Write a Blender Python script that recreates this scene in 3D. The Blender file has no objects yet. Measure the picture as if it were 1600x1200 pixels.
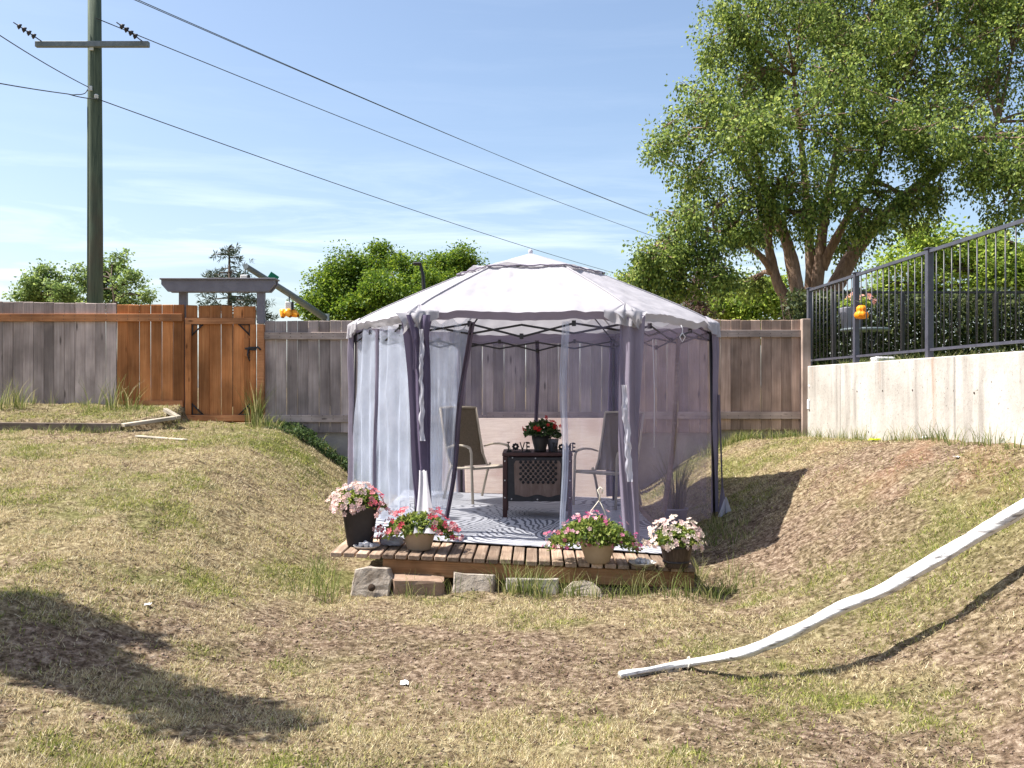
import bpy, math, random
import numpy as np
from mathutils import Vector, Matrix, Euler

random.seed(7)
rng = np.random.default_rng(7)
scene = bpy.context.scene
COL = scene.collection
F = 1438.0          # focal length in photograph pixels
CAMZ = 1.38         # camera height above the deck top
R = math.radians

# ------------------------------------------------------------------ camera
cam_d = bpy.data.cameras.new('camera')
cam = bpy.data.objects.new('camera', cam_d)
COL.objects.link(cam)
cam.location = (0, 0, CAMZ)
cam.rotation_euler = (R(90), 0, 0)
cam_d.sensor_width = 36
cam_d.lens = 36 * F / 1600
cam_d.shift_y = 5 / 1600
cam_d.clip_end = 2000
cam_d.clip_start = 0.05
scene.camera = cam

# ------------------------------------------------------------------ light
SUN_EL, SUN_AZ = R(58), R(-89)      # azimuth from +Y, negative is to the left
to_sun = Vector((math.cos(SUN_EL) * math.sin(SUN_AZ), math.cos(SUN_EL) * math.cos(SUN_AZ), math.sin(SUN_EL)))
w = bpy.data.worlds.new('World')
scene.world = w
w.use_nodes = True
wn, wl = w.node_tree.nodes, w.node_tree.links
bg = wn['Background']
sky = wn.new('ShaderNodeTexSky')
sky.sky_type = 'NISHITA'
sky.sun_disc = False
sky.sun_elevation = SUN_EL
sky.sun_rotation = SUN_AZ
sky.air_density = 1.0
sky.dust_density = 2.0
sky.ozone_density = 1.0
# thin streaky cloud, the same all round the horizon
tc = wn.new('ShaderNodeTexCoord')
sep = wn.new('ShaderNodeSeparateXYZ')
wl.new(tc.outputs['Generated'], sep.inputs[0])
mp = wn.new('ShaderNodeMapping')
mp.inputs['Scale'].default_value = (1.6, 1.6, 16)
wl.new(tc.outputs['Generated'], mp.inputs['Vector'])
nz = wn.new('ShaderNodeTexNoise')
nz.inputs['Scale'].default_value = 2.3
nz.inputs['Detail'].default_value = 6
nz.inputs['Roughness'].default_value = 0.62
nz.inputs['Distortion'].default_value = 0.5
wl.new(mp.outputs[0], nz.inputs['Vector'])
rmp = wn.new('ShaderNodeMapRange')
rmp.inputs['From Min'].default_value = 0.47
rmp.inputs['From Max'].default_value = 0.72
wl.new(nz.outputs['Fac'], rmp.inputs['Value'])
elv = wn.new('ShaderNodeMapRange')
elv.inputs['From Min'].default_value = 0.25
elv.inputs['From Max'].default_value = 0.10
elv.inputs['To Min'].default_value = 0.03
elv.inputs['To Max'].default_value = 0.5
wl.new(sep.outputs['Z'], elv.inputs['Value'])
mul = wn.new('ShaderNodeMath'); mul.operation = 'MULTIPLY'
wl.new(rmp.outputs[0], mul.inputs[0]); wl.new(elv.outputs[0], mul.inputs[1])
mx = wn.new('ShaderNodeMixRGB')
mx.inputs[2].default_value = (7.2, 7.7, 8.3, 1)
wl.new(mul.outputs[0], mx.inputs[0])
wl.new(sky.outputs[0], mx.inputs[1])
wl.new(mx.outputs[0], bg.inputs['Color'])
bg.inputs['Strength'].default_value = 0.10

sun_d = bpy.data.lights.new('sun', 'SUN')
sun_d.energy = 5.0
sun_d.angle = R(0.53)
sun_d.color = (1.0, 0.95, 0.87)
sun = bpy.data.objects.new('sun', sun_d)
COL.objects.link(sun)
sun.rotation_euler = to_sun.to_track_quat('Z', 'Y').to_euler()

vs = scene.view_settings
vs.view_transform = 'Standard'
vs.look = 'None'
vs.exposure = 1.12
vs.gamma = 1
vs.use_curve_mapping = False
scene.cycles.max_bounces = 8
scene.cycles.transparent_max_bounces = 24

# ------------------------------------------------------------------ helpers
def at(px, py, D):
    return Vector(((px - 800) / F * D, D, CAMZ - (py - 605) / F * D))

def tag(o, label=None, cat=None, group=None, kind=None):
    if label: o['label'] = label
    if cat: o['category'] = cat
    if group: o['group'] = group
    if kind: o['kind'] = kind
    return o

def empty(name, loc=(0, 0, 0), rz=0, label=None, cat=None, group=None):
    o = bpy.data.objects.new(name, None)
    COL.objects.link(o)
    o.location = loc
    o.rotation_euler = (0, 0, rz)
    o.empty_display_size = 0.1
    return tag(o, label, cat, group)

def link(name, me, mat=None, parent=None, loc=None, rot=None, scale=None):
    o = bpy.data.objects.new(name, me)
    COL.objects.link(o)
    if mat is not None and len(me.materials) == 0:
        me.materials.append(mat)
    if parent is not None: o.parent = parent
    if loc is not None: o.location = loc
    if rot is not None: o.rotation_euler = rot
    if scale is not None: o.scale = scale
    return o

def np_mesh(name, verts, faces, smooth=False):
    """verts (N,3); faces (M,k) int array"""
    me = bpy.data.meshes.new(name)
    verts = np.asarray(verts, dtype=np.float32)
    faces = np.asarray(faces, dtype=np.int32)
    k = faces.shape[1]
    me.vertices.add(len(verts)); me.vertices.foreach_set('co', verts.ravel())
    me.loops.add(faces.size); me.loops.foreach_set('vertex_index', faces.ravel())
    me.polygons.add(len(faces))
    me.polygons.foreach_set('loop_start', np.arange(0, faces.size, k, dtype=np.int32))
    if smooth:
        me.polygons.foreach_set('use_smooth', np.ones(len(faces), dtype=bool))
    me.update(calc_edges=True)
    return me

class MB:
    def __init__(s): s.v = []; s.f = []; s.sm = []
    def add(s, vs_, fs, smooth=False):
        b = len(s.v)
        s.v += [tuple(v) for v in vs_]
        s.f += [tuple(i + b for i in f) for f in fs]
        s.sm += [smooth] * len(fs)
        return s
    def box(s, c, d, rot=None, jit=0.0):
        x, y, z = d[0] / 2, d[1] / 2, d[2] / 2
        M = Euler(rot).to_matrix() if rot is not None else Matrix.Identity(3)
        pts = [Vector((a * x, b * y, e * z)) for a in (-1, 1) for b in (-1, 1) for e in (-1, 1)]
        pts = [M @ (p + Vector([random.uniform(-jit, jit) for _ in range(3)])) + Vector(c) for p in pts]
        return s.add(pts, [(0, 1, 3, 2), (4, 6, 7, 5), (0, 4, 5, 1), (2, 3, 7, 6), (0, 2, 6, 4), (1, 5, 7, 3)])
    def cbox(s, c, d, ch=0.006, rot=None):
        """box with chamfered edges"""
        x, y, z = d[0] / 2, d[1] / 2, d[2] / 2
        M = Euler(rot).to_matrix() if rot is not None else Matrix.Identity(3)
        v = []; idx = {}
        for a in (-1, 1):
            for b in (-1, 1):
                for e in (-1, 1):
                    for ax in range(3):
                        q = [a * (x - ch), b * (y - ch), e * (z - ch)]
                        q[ax] = (a * x, b * y, e * z)[ax]
                        idx[(a, b, e, ax)] = len(v)
                        v.append(M @ Vector(q) + Vector(c))
        f = []
        for a in (-1, 1):
            q = [idx[(a, -1, -1, 0)], idx[(a, 1, -1, 0)], idx[(a, 1, 1, 0)], idx[(a, -1, 1, 0)]]
            f.append(q if a > 0 else q[::-1])
            q = [idx[(-1, a, -1, 1)], idx[(-1, a, 1, 1)], idx[(1, a, 1, 1)], idx[(1, a, -1, 1)]]
            f.append(q if a > 0 else q[::-1])
            q = [idx[(-1, -1, a, 2)], idx[(1, -1, a, 2)], idx[(1, 1, a, 2)], idx[(-1, 1, a, 2)]]
            f.append(q if a > 0 else q[::-1])
        for a in (-1, 1):
            for b in (-1, 1):
                f.append([idx[(a, b, -1, 0)], idx[(a, b, -1, 1)], idx[(a, b, 1, 1)], idx[(a, b, 1, 0)]])
                f.append([idx[(a, -1, b, 0)], idx[(a, 1, b, 0)], idx[(a, 1, b, 2)], idx[(a, -1, b, 2)]])
                f.append([idx[(-1, a, b, 1)], idx[(1, a, b, 1)], idx[(1, a, b, 2)], idx[(-1, a, b, 2)]])
                for e in (-1, 1):
                    f.append([idx[(a, b, e, 0)], idx[(a, b, e, 1)], idx[(a, b, e, 2)]])
        return s.add(v, f)
    def tube(s, path, rad, n=8, cap=True, flat=1.0, twist=None):
        P = [Vector(p) for p in path]
        if not hasattr(rad, '__len__'): rad = [rad] * len(P)
        ring = []; up = Vector((0.13, 0.21, 0.97)).normalized()
        T0 = (P[1] - P[0]).normalized()
        N = (up - T0 * up.dot(T0))
        if N.length < 0.05: N = Vector((1, 0, 0)) - T0 * T0.x
        N.normalize()
        vs_ = []
        for i, p in enumerate(P):
            T = (P[min(i + 1, len(P) - 1)] - P[max(i - 1, 0)]).normalized()
            N = (N - T * N.dot(T)).normalized()
            B = T.cross(N)
            for k in range(n):
                a = 2 * math.pi * k / n
                vs_.append(p + N * math.cos(a) * rad[i] * flat + B * math.sin(a) * rad[i])
        fs = []
        for i in range(len(P) - 1):
            for k in range(n):
                k2 = (k + 1) % n
                fs.append((i * n + k, i * n + k2, (i + 1) * n + k2, (i + 1) * n + k))
        s.add(vs_, fs, True)
        if cap:
            b = len(s.v) - len(vs_)
            s.f.append(tuple(b + k for k in range(n))[::-1]); s.sm.append(False)
            e = b + (len(P) - 1) * n
            s.f.append(tuple(e + k for k in range(n))); s.sm.append(False)
        return s
    def lathe(s, prof, n=24, c=(0, 0, 0), sq=None):
        vs_ = []
        for r, z in prof:
            for k in range(n):
                a = 2 * math.pi * k / n
                rr = r
                if sq: rr = r / (abs(math.cos(a)) ** sq + abs(math.sin(a)) ** sq) ** (1 / sq)
                vs_.append((c[0] + rr * math.cos(a), c[1] + rr * math.sin(a), c[2] + z))
        fs = []
        for i in range(len(prof) - 1):
            for k in range(n):
                k2 = (k + 1) % n
                fs.append((i * n + k, i * n + k2, (i + 1) * n + k2, (i + 1) * n + k))
        return s.add(vs_, fs, True)
    def mesh(s, name):
        me = bpy.data.meshes.new(name)
        me.from_pydata(s.v, [], s.f)
        me.polygons.foreach_set('use_smooth', s.sm)
        me.update()
        return me
    def build(s, name, mat, parent=None, **k):
        return link(name, s.mesh(name), mat, parent, **k)

# value noise -------------------------------------------------------
_G = np.random.default_rng(3).random((256, 256))
def vnoise(x, y):
    x = np.asarray(x, float); y = np.asarray(y, float)
    xi = np.floor(x).astype(int); yi = np.floor(y).astype(int)
    u = x - xi; v = y - yi
    u = u * u * (3 - 2 * u); v = v * v * (3 - 2 * v)
    g = lambda a, b: _G[a & 255, b & 255]
    return (g(xi, yi) * (1 - u) + g(xi + 1, yi) * u) * (1 - v) + (g(xi, yi + 1) * (1 - u) + g(xi + 1, yi + 1) * u) * v
def fbm(x, y, o=4):
    t = 0; a = 0.5; n = 0
    for i in range(o):
        t = t + a * vnoise(x * 2 ** i + 17.3 * i, y * 2 ** i + 9.1 * i); n += a; a *= 0.5
    return t / n
def ss(a, b, x):
    t = np.clip((x - a) / (b - a), 0, 1)
    return t * t * (3 - 2 * t)

# ------------------------------------------------------------------ materials
def newmat(name):
    m = bpy.data.materials.new(name)
    m.use_nodes = True
    nt = m.node_tree
    return m, nt.nodes, nt.links, nt.nodes['Principled BSDF']

def ramp(N, stops):
    r = N.new('ShaderNodeValToRGB')
    e = r.color_ramp.elements
    while len(e) < len(stops): e.new(0.5)
    for i, (p, c) in enumerate(stops):
        e[i].position = p; e[i].color = (*c, 1)
    return r

def pmat(name, c1, c2, scale=8, stretch=(1, 1, 1), rough=0.8, bump=0.2, detail=6, spec=0.3, metallic=0.0,
         rand=0.0, lo=0.3, hi=0.7, dist=0.0, c3=None, s3=1.3, lo3=0.55, hi3=0.7, st3=None, bdist=0.01):
    """two-tone noise material, optional third tone in larger patches, optional per-object brightness"""
    m, N, L, P = newmat(name)
    tc = N.new('ShaderNodeTexCoord'); oi = N.new('ShaderNodeObjectInfo')
    add = N.new('ShaderNodeVectorMath'); add.operation = 'MULTIPLY_ADD'
    cm = N.new('ShaderNodeCombineXYZ')
    for i in range(3): L.new(oi.outputs['Random'], cm.inputs[i])
    add.inputs[1].default_value = (37, 53, 71)
    L.new(cm.outputs[0], add.inputs[0]); L.new(tc.outputs['Object'], add.inputs[2])
    mp = N.new('ShaderNodeMapping'); mp.inputs['Scale'].default_value = stretch
    L.new(add.outputs[0], mp.inputs['Vector'])
    nz = N.new('ShaderNodeTexNoise'); nz.inputs['Scale'].default_value = scale
    nz.inputs['Detail'].default_value = detail; nz.inputs['Roughness'].default_value = 0.65
    nz.inputs['Distortion'].default_value = dist
    L.new(mp.outputs[0], nz.inputs['Vector'])
    rp = ramp(N, [(lo, c1), (hi, c2)])
    L.new(nz.outputs['Fac'], rp.inputs[0])
    out = rp.outputs[0]
    if c3 is not None:
        n3 = N.new('ShaderNodeTexNoise'); n3.inputs['Scale'].default_value = s3; n3.inputs['Detail'].default_value = 5
        if st3:
            mp3 = N.new('ShaderNodeMapping'); mp3.inputs['Scale'].default_value = st3
            L.new(add.outputs[0], mp3.inputs['Vector']); L.new(mp3.outputs[0], n3.inputs['Vector'])
        else:
            L.new(add.outputs[0], n3.inputs['Vector'])
        mr = N.new('ShaderNodeMapRange'); mr.inputs['From Min'].default_value = lo3; mr.inputs['From Max'].default_value = hi3
        L.new(n3.outputs['Fac'], mr.inputs['Value'])
        mxx = N.new('ShaderNodeMixRGB'); mxx.inputs[2].default_value = (*c3, 1)
        L.new(mr.outputs[0], mxx.inputs[0]); L.new(out, mxx.inputs[1])
        out = mxx.outputs[0]
    if rand:
        hsv = N.new('ShaderNodeHueSaturation')
        mr = N.new('ShaderNodeMapRange'); mr.inputs['To Min'].default_value = 1 - rand; mr.inputs['To Max'].default_value = 1 + rand
        L.new(oi.outputs['Random'], mr.inputs['Value']); L.new(mr.outputs[0], hsv.inputs['Value'])
        L.new(out, hsv.inputs['Color']); out = hsv.outputs[0]
    L.new(out, P.inputs['Base Color'])
    P.inputs['Roughness'].default_value = rough
    P.inputs['Metallic'].default_value = metallic
    P.inputs['Specular IOR Level'].default_value = spec
    if bump:
        b = N.new('ShaderNodeBump'); b.inputs['Strength'].default_value = bump; b.inputs['Distance'].default_value = bdist
        L.new(nz.outputs['Fac'], b.inputs['Height']); L.new(b.outputs[0], P.inputs['Normal'])
    return m

def wood(name, dark, mid, light, rand=0.12, knot=True, ax=2):
    """long grain along local axis ax, knots, weathering"""
    m, N, L, P = newmat(name)
    tc = N.new('ShaderNodeTexCoord'); oi = N.new('ShaderNodeObjectInfo')
    add = N.new('ShaderNodeVectorMath'); add.operation = 'MULTIPLY_ADD'
    cm = N.new('ShaderNodeCombineXYZ')
    for i in range(3): L.new(oi.outputs['Random'], cm.inputs[i])
    add.inputs[1].default_value = (31, 47, 83)
    L.new(cm.outputs[0], add.inputs[0]); L.new(tc.outputs['Object'], add.inputs[2])
    st = [38, 38, 38]; st[ax] = 1.6
    mp = N.new('ShaderNodeMapping'); mp.inputs['Scale'].default_value = st
    L.new(add.outputs[0], mp.inputs['Vector'])
    nz = N.new('ShaderNodeTexNoise'); nz.inputs['Scale'].default_value = 1.0
    nz.inputs['Detail'].default_value = 7; nz.inputs['Roughness'].default_value = 0.6; nz.inputs['Distortion'].default_value = 1.2
    L.new(mp.outputs[0], nz.inputs['Vector'])
    lm = lambda p, q, t: tuple(a * (1 - t) + b * t for a, b in zip(p, q))
    rp = ramp(N, [(0.22, lm(dark, mid, .35)), (0.5, mid), (0.78, lm(light, mid, .25))])
    L.new(nz.outputs['Fac'], rp.inputs[0])
    out = rp.outputs[0]
    # weather blotches
    n2 = N.new('ShaderNodeTexNoise'); n2.inputs['Scale'].default_value = 3.0; n2.inputs['Detail'].default_value = 5
    L.new(add.outputs[0], n2.inputs['Vector'])
    mr2 = N.new('ShaderNodeMapRange'); mr2.inputs['From Min'].default_value = 0.35; mr2.inputs['From Max'].default_value = 0.7
    mr2.inputs['To Min'].default_value = 0.62; mr2.inputs['To Max'].default_value = 1.22
    L.new(n2.outputs['Fac'], mr2.inputs['Value'])
    hs = N.new('ShaderNodeHueSaturation')
    mr = N.new('ShaderNodeMapRange'); mr.inputs['To Min'].default_value = 1 - rand; mr.inputs['To Max'].default_value = 1 + rand
    L.new(oi.outputs['Random'], mr.inputs['Value'])
    mm = N.new('ShaderNodeMath'); mm.operation = 'MULTIPLY'
    L.new(mr.outputs[0], mm.inputs[0]); L.new(mr2.outputs[0], mm.inputs[1])
    L.new(mm.outputs[0], hs.inputs['Value']); L.new(out, hs.inputs['Color'])
    out = hs.outputs[0]
    if knot:
        mk = N.new('ShaderNodeMapping'); sk = [9, 9, 9]; sk[ax] = 3.2
        mk.inputs['Scale'].default_value = sk
        L.new(add.outputs[0], mk.inputs['Vector'])
        vo = N.new('ShaderNodeTexVoronoi'); vo.inputs['Scale'].default_value = 0.85
        L.new(mk.outputs[0], vo.inputs['Vector'])
        kr = N.new('ShaderNodeMapRange'); kr.inputs['From Min'].default_value = 0.05; kr.inputs['From Max'].default_value = 0.14
        kr.inputs['To Min'].default_value = 0.85; kr.inputs['To Max'].default_value = 0
        L.new(vo.outputs['Distance'], kr.inputs['Value'])
        mxx = N.new('ShaderNodeMixRGB'); mxx.inputs[2].default_value = (*[c * 0.42 for c in dark], 1)
        L.new(kr.outputs[0], mxx.inputs[0]); L.new(out, mxx.inputs[1]); out = mxx.outputs[0]
    L.new(out, P.inputs['Base Color'])
    P.inputs['Roughness'].default_value = 0.85; P.inputs['Specular IOR Level'].default_value = 0.2
    b = N.new('ShaderNodeBump'); b.inputs['Strength'].default_value = 0.35; b.inputs['Distance'].default_value = 0.004
    L.new(nz.outputs['Fac'], b.inputs['Height']); L.new(b.outputs[0], P.inputs['Normal'])
    return m

def leafmat(name, stops, trans=0.42, rough=0.55, spec=0.25):
    """colour by random leaf; light passes through"""
    m, N, L, P = newmat(name)
    g = N.new('ShaderNodeNewGeometry')
    n = len(stops)
    rp = ramp(N, [((i + 0.5) / n, c) for i, c in enumerate(stops)])
    L.new(g.outputs['Random Per Island'], rp.inputs[0])
    L.new(rp.outputs[0], P.inputs['Base Color'])
    P.inputs['Roughness'].default_value = rough; P.inputs['Specular IOR Level'].default_value = spec
    t = N.new('ShaderNodeBsdfTranslucent')
    hs = N.new('ShaderNodeHueSaturation'); hs.inputs['Value'].default_value = 1.5; hs.inputs['Hue'].default_value = 0.485
    L.new(rp.outputs[0], hs.inputs['Color']); L.new(hs.outputs[0], t.inputs['Color'])
    ms = N.new('ShaderNodeMixShader'); ms.inputs[0].default_value = trans
    L.new(P.outputs[0], ms.inputs[1]); L.new(t.outputs[0], ms.inputs[2])
    L.new(ms.outputs[0], N['Material Output'].inputs['Surface'])
    return m

def cloth(name, col, alpha=1.0, trans=0.35, weave=0.0, col2=None):
    """fabric: diffuse + translucent, alpha < 1 for netting"""
    m, N, L, P = newmat(name)
    N.remove(P)
    tc = N.new('ShaderNodeTexCoord')
    nz = N.new('ShaderNodeTexNoise'); nz.inputs['Scale'].default_value = 3.5; nz.inputs['Detail'].default_value = 8
    L.new(tc.outputs['Object'], nz.inputs['Vector'])
    rp = ramp(N, [(0.3, col2 or [c * 0.86 for c in col]), (0.65, col)])
    L.new(nz.outputs['Fac'], rp.inputs[0])
    d = N.new('ShaderNodeBsdfDiffuse'); t = N.new('ShaderNodeBsdfTranslucent')
    L.new(rp.outputs[0], d.inputs['Color']); L.new(rp.outputs[0], t.inputs['Color'])
    n2 = N.new('ShaderNodeTexNoise'); n2.inputs['Scale'].default_value = 14; n2.inputs['Detail'].default_value = 6
    L.new(tc.outputs['Object'], n2.inputs['Vector'])
    bp = N.new('ShaderNodeBump'); bp.inputs['Strength'].default_value = 0.25; bp.inputs['Distance'].default_value = 0.02
    L.new(n2.outputs['Fac'], bp.inputs['Height']); L.new(bp.outputs[0], d.inputs['Normal'])
    ms = N.new('ShaderNodeMixShader'); ms.inputs[0].default_value = trans
    L.new(d.outputs[0], ms.inputs[1]); L.new(t.outputs[0], ms.inputs[2])
    out = ms.outputs[0]
    if alpha < 1:
        tr = N.new('ShaderNodeBsdfTransparent')
        m2 = N.new('ShaderNodeMixShader')
        mr = N.new('ShaderNodeMapRange')
        mr.inputs['From Min'].default_value = 0.3; mr.inputs['From Max'].default_value = 0.7
        mr.inputs['To Min'].default_value = alpha * 0.8; mr.inputs['To Max'].default_value = min(1, alpha * 1.2)
        L.new(nz.outputs['Fac'], mr.inputs['Value']); L.new(mr.outputs[0], m2.inputs[0])
        L.new(tr.outputs[0], m2.inputs[1]); L.new(out, m2.inputs[2]); out = m2.outputs[0]
    L.new(out, N['Material Output'].inputs['Surface'])
    return m

M = {}
M['grey_board'] = wood('weathered_board', (0.20, 0.157, 0.143), (0.41, 0.335, 0.308), (0.57, 0.48, 0.445), 0.34)
M['brown_board'] = wood('brown_weathered_board', (0.18, 0.118, 0.092), (0.37, 0.262, 0.205), (0.54, 0.41, 0.335), 0.3)
M['orange_board'] = wood('cedar_board', (0.22, 0.075, 0.026), (0.45, 0.18, 0.065), (0.60, 0.29, 0.125), 0.36)
M['orange_rail'] = wood('cedar_rail', (0.26, 0.10, 0.04), (0.45, 0.20, 0.09), (0.58, 0.29, 0.14), 0.12, ax=0)
M['grey_rail'] = wood('weathered_rail', (0.24, 0.185, 0.16), (0.42, 0.335, 0.295), (0.56, 0.46, 0.41), 0.1, ax=0)
M['post_wood'] = wood('post_timber', (0.22, 0.16, 0.13), (0.38, 0.29, 0.24), (0.52, 0.42, 0.36), 0.1)
M['deck_plank'] = wood('deck_plank', (0.10, 0.062, 0.042), (0.31, 0.22, 0.16), (0.56, 0.45, 0.355), 0.42, ax=1)
M['deck_beam'] = wood('deck_beam', (0.14, 0.07, 0.03), (0.30, 0.16, 0.075), (0.42, 0.25, 0.13), 0.1, ax=0)
M['old_timber'] = wood('old_timber', (0.12, 0.09, 0.07), (0.22, 0.17, 0.14), (0.38, 0.31, 0.26), 0.2, ax=0)
M['pale_timber'] = wood('pale_timber', (0.26, 0.215, 0.165), (0.42, 0.37, 0.295), (0.56, 0.51, 0.43), 0.1, ax=0)
M['grey_paint'] = pmat('grey_painted_timber', (0.14, 0.13, 0.155), (0.20, 0.19, 0.215), 6, rough=0.6, bump=0.1)
M['pole_wood'] = pmat('treated_pole', (0.035, 0.055, 0.04), (0.12, 0.15, 0.10), 5, (6, 6, 0.35), 0.85, 0.5, c3=(0.10, 0.085, 0.06), s3=0.7)
M['plywood'] = pmat('pink_plywood', (0.58, 0.46, 0.40), (0.72, 0.61, 0.54), 6, (1, 1, 9), 0.8, 0.1, c3=(0.42, 0.27, 0.23), s3=1.6, lo3=0.52, hi3=0.75)
def concrete_material():
    m, N, L, P = newmat('stained_cast_concrete')
    tc = N.new('ShaderNodeTexCoord')
    def noise(sc, d, st=None, r=.6):
        n = N.new('ShaderNodeTexNoise'); n.inputs['Scale'].default_value = sc; n.inputs['Detail'].default_value = d; n.inputs['Roughness'].default_value = r
        if st:
            mp = N.new('ShaderNodeMapping'); mp.inputs['Scale'].default_value = st
            L.new(tc.outputs['Object'], mp.inputs['Vector']); L.new(mp.outputs[0], n.inputs['Vector'])
        else: L.new(tc.outputs['Object'], n.inputs['Vector'])
        return n
    def mix(fac, c1, c2, lo, hi, mx_=1.0):
        mr = N.new('ShaderNodeMapRange'); mr.inputs['From Min'].default_value = lo; mr.inputs['From Max'].default_value = hi; mr.inputs['To Max'].default_value = mx_
        L.new(fac, mr.inputs['Value']); q = N.new('ShaderNodeMixRGB'); L.new(mr.outputs[0], q.inputs[0])
        L.new(c1, q.inputs[1]); q.inputs[2].default_value = (*c2, 1); return q.outputs[0]
    base = noise(2.2, 8); fine = noise(26, 6, r=.75); streak = noise(1.0, 5, (1, 5, .7)); pit = noise(34, 2); rust = noise(1.0, 3, (1, 3.2, .5))
    rp = ramp(N, [(0.3, (0.37, 0.345, 0.31)), (0.6, (0.52, 0.49, 0.45))]); L.new(base.outputs['Fac'], rp.inputs[0])
    c = mix(streak.outputs['Fac'], rp.outputs[0], (0.22, 0.20, 0.18), .49, .70, .6)
    c = mix(rust.outputs['Fac'], c, (0.36, 0.22, 0.14), .62, .74, .6)
    c = mix(fine.outputs['Fac'], c, (0.20, 0.18, 0.16), .54, .72, .65)
    c = mix(pit.outputs['Fac'], c, (0.10, 0.09, 0.08), .68, .72, .9)
    L.new(c, P.inputs['Base Color']); P.inputs['Roughness'].default_value = .95; P.inputs['Specular IOR Level'].default_value = .15
    bp = N.new('ShaderNodeBump'); bp.inputs['Strength'].default_value = .5; bp.inputs['Distance'].default_value = .01
    L.new(fine.outputs['Fac'], bp.inputs['Height']); L.new(bp.outputs[0], P.inputs['Normal'])
    return m
M['concrete'] = concrete_material()
M['foundation'] = pmat('grey_foundation', (0.26, 0.235, 0.215), (0.42, 0.385, 0.35), 3, rough=0.9, bump=0.3, c3=(0.22, 0.17, 0.13), s3=1.2)
M['block'] = pmat('pale_concrete_block', (0.26, 0.215, 0.175), (0.44, 0.385, 0.325), 9, rough=0.95, bump=0.8, detail=8, c3=(0.15, 0.115, 0.085), s3=6, lo3=.5, hi3=.7, bdist=.03)
M['brown_block'] = pmat('brown_block', (0.20, 0.13, 0.09), (0.33, 0.23, 0.17), 12, rough=0.95, bump=0.5)
M['rail_metal'] = pmat('grey_steel', (0.05, 0.05, 0.068), (0.085, 0.085, 0.108), 9, rough=0.4, bump=0.05, spec=0.5)
M['black_metal'] = pmat('black_steel', (0.016, 0.014, 0.017), (0.03, 0.027, 0.03), 20, rough=0.5, bump=0.05, spec=0.4)
M['galv'] = pmat('galvanised_steel', (0.10, 0.125, 0.135), (0.17, 0.195, 0.205), 12, rough=0.5, bump=0.05)
M['white_plastic'] = pmat('white_plastic', (0.68, 0.68, 0.7), (0.8, 0.8, 0.8), 5, rough=0.5, bump=0.05)
M['yellow_plastic'] = pmat('amber_plastic', (0.75, 0.26, 0.01), (0.9, 0.40, 0.03), 4, rough=0.4, bump=0)
M['orange_plastic'] = pmat('orange_plastic', (0.85, 0.22, 0.005), (0.9, 0.32, 0.01), 6, rough=0.45, bump=0.05)
M['green_sign'] = pmat('green_sign', (0.0, 0.13, 0.07), (0.01, 0.19, 0.11), 4, rough=0.4, bump=0)
M['wire'] = pmat('wire', (0.03, 0.035, 0.035), (0.06, 0.065, 0.065), 5, rough=0.6, bump=0)
M['insul'] = pmat('glazed_insulator', (0.5, 0.52, 0.52), (0.66, 0.68, 0.68), 5, rough=0.25, bump=0)
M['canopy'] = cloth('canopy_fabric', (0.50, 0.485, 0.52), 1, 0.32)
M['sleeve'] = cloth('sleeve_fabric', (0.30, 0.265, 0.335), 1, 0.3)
M['dark_sleeve'] = cloth('dark_sleeve_fabric', (0.15, 0.125, 0.19), 1, 0.25)
M['net'] = cloth('netting', (0.60, 0.66, 0.80), 0.48, 0.5)  # left-side netting: bright blue tint of sun and sky put into the colour
M['net_mid'] = cloth('side_netting', (0.50, 0.40, 0.52), 0.34, 0.5)
M['net_thin'] = cloth('thin_netting', (0.42, 0.40, 0.58), 0.22, 0.5)
M['hem'] = cloth('dark_hem', (0.15, 0.12, 0.16), 1, 0.2)
M['pale_cloth'] = cloth('pale_cloth', (0.66, 0.65, 0.72), 1, 0.3)
M['chair_frame'] = pmat('tan_powder_coat', (0.40, 0.34, 0.26), (0.50, 0.44, 0.35), 8, rough=0.45, bump=0.03)
M['sling'] = pmat('brown_sling', (0.10, 0.078, 0.052), (0.16, 0.125, 0.088), 60, (1, 1, 1), 0.85, 0.3)
M['cushion'] = pmat('pale_cushion', (0.42, 0.36, 0.31), (0.60, 0.53, 0.47), 12, rough=0.9, bump=0.2)
M['table_dark'] = pmat('dark_mahogany', (0.035, 0.014, 0.014), (0.075, 0.032, 0.03), 7, (1, 1, 1), 0.45, 0.1)
M['table_panel'] = pmat('rusted_panel', (0.10, 0.06, 0.045), (0.24, 0.17, 0.14), 5, (3, 1, 0.6), 0.6, 0.2)
M['stud'] = pmat('stud', (0.55, 0.52, 0.5), (0.7, 0.68, 0.65), 5, rough=0.3, metallic=0.6, bump=0)
M['black_pot'] = pmat('black_glaze', (0.010, 0.010, 0.011), (0.024, 0.022, 0.024), 9, rough=0.35, bump=0.05, spec=0.5)
M['charcoal_pot'] = pmat('charcoal_plastic', (0.020, 0.018, 0.020), (0.045, 0.04, 0.042), 5, rough=0.6, bump=0.05)
M['tan_pot'] = pmat('tan_plastic', (0.34, 0.255, 0.18), (0.44, 0.34, 0.245), 6, rough=0.55, bump=0.05)
M['barrel_pot'] = pmat('dark_barrel', (0.022, 0.015, 0.013), (0.10, 0.07, 0.055), 5, (9, 9, 0.8), 0.5, 0.4)
M['grey_pot'] = pmat('grey_bucket', (0.16, 0.16, 0.19), (0.24, 0.24, 0.28), 6, rough=0.6, bump=0.05)
M['soil'] = pmat('potting_soil', (0.03, 0.02, 0.014), (0.08, 0.055, 0.04), 40, rough=1, bump=0.6)
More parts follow.
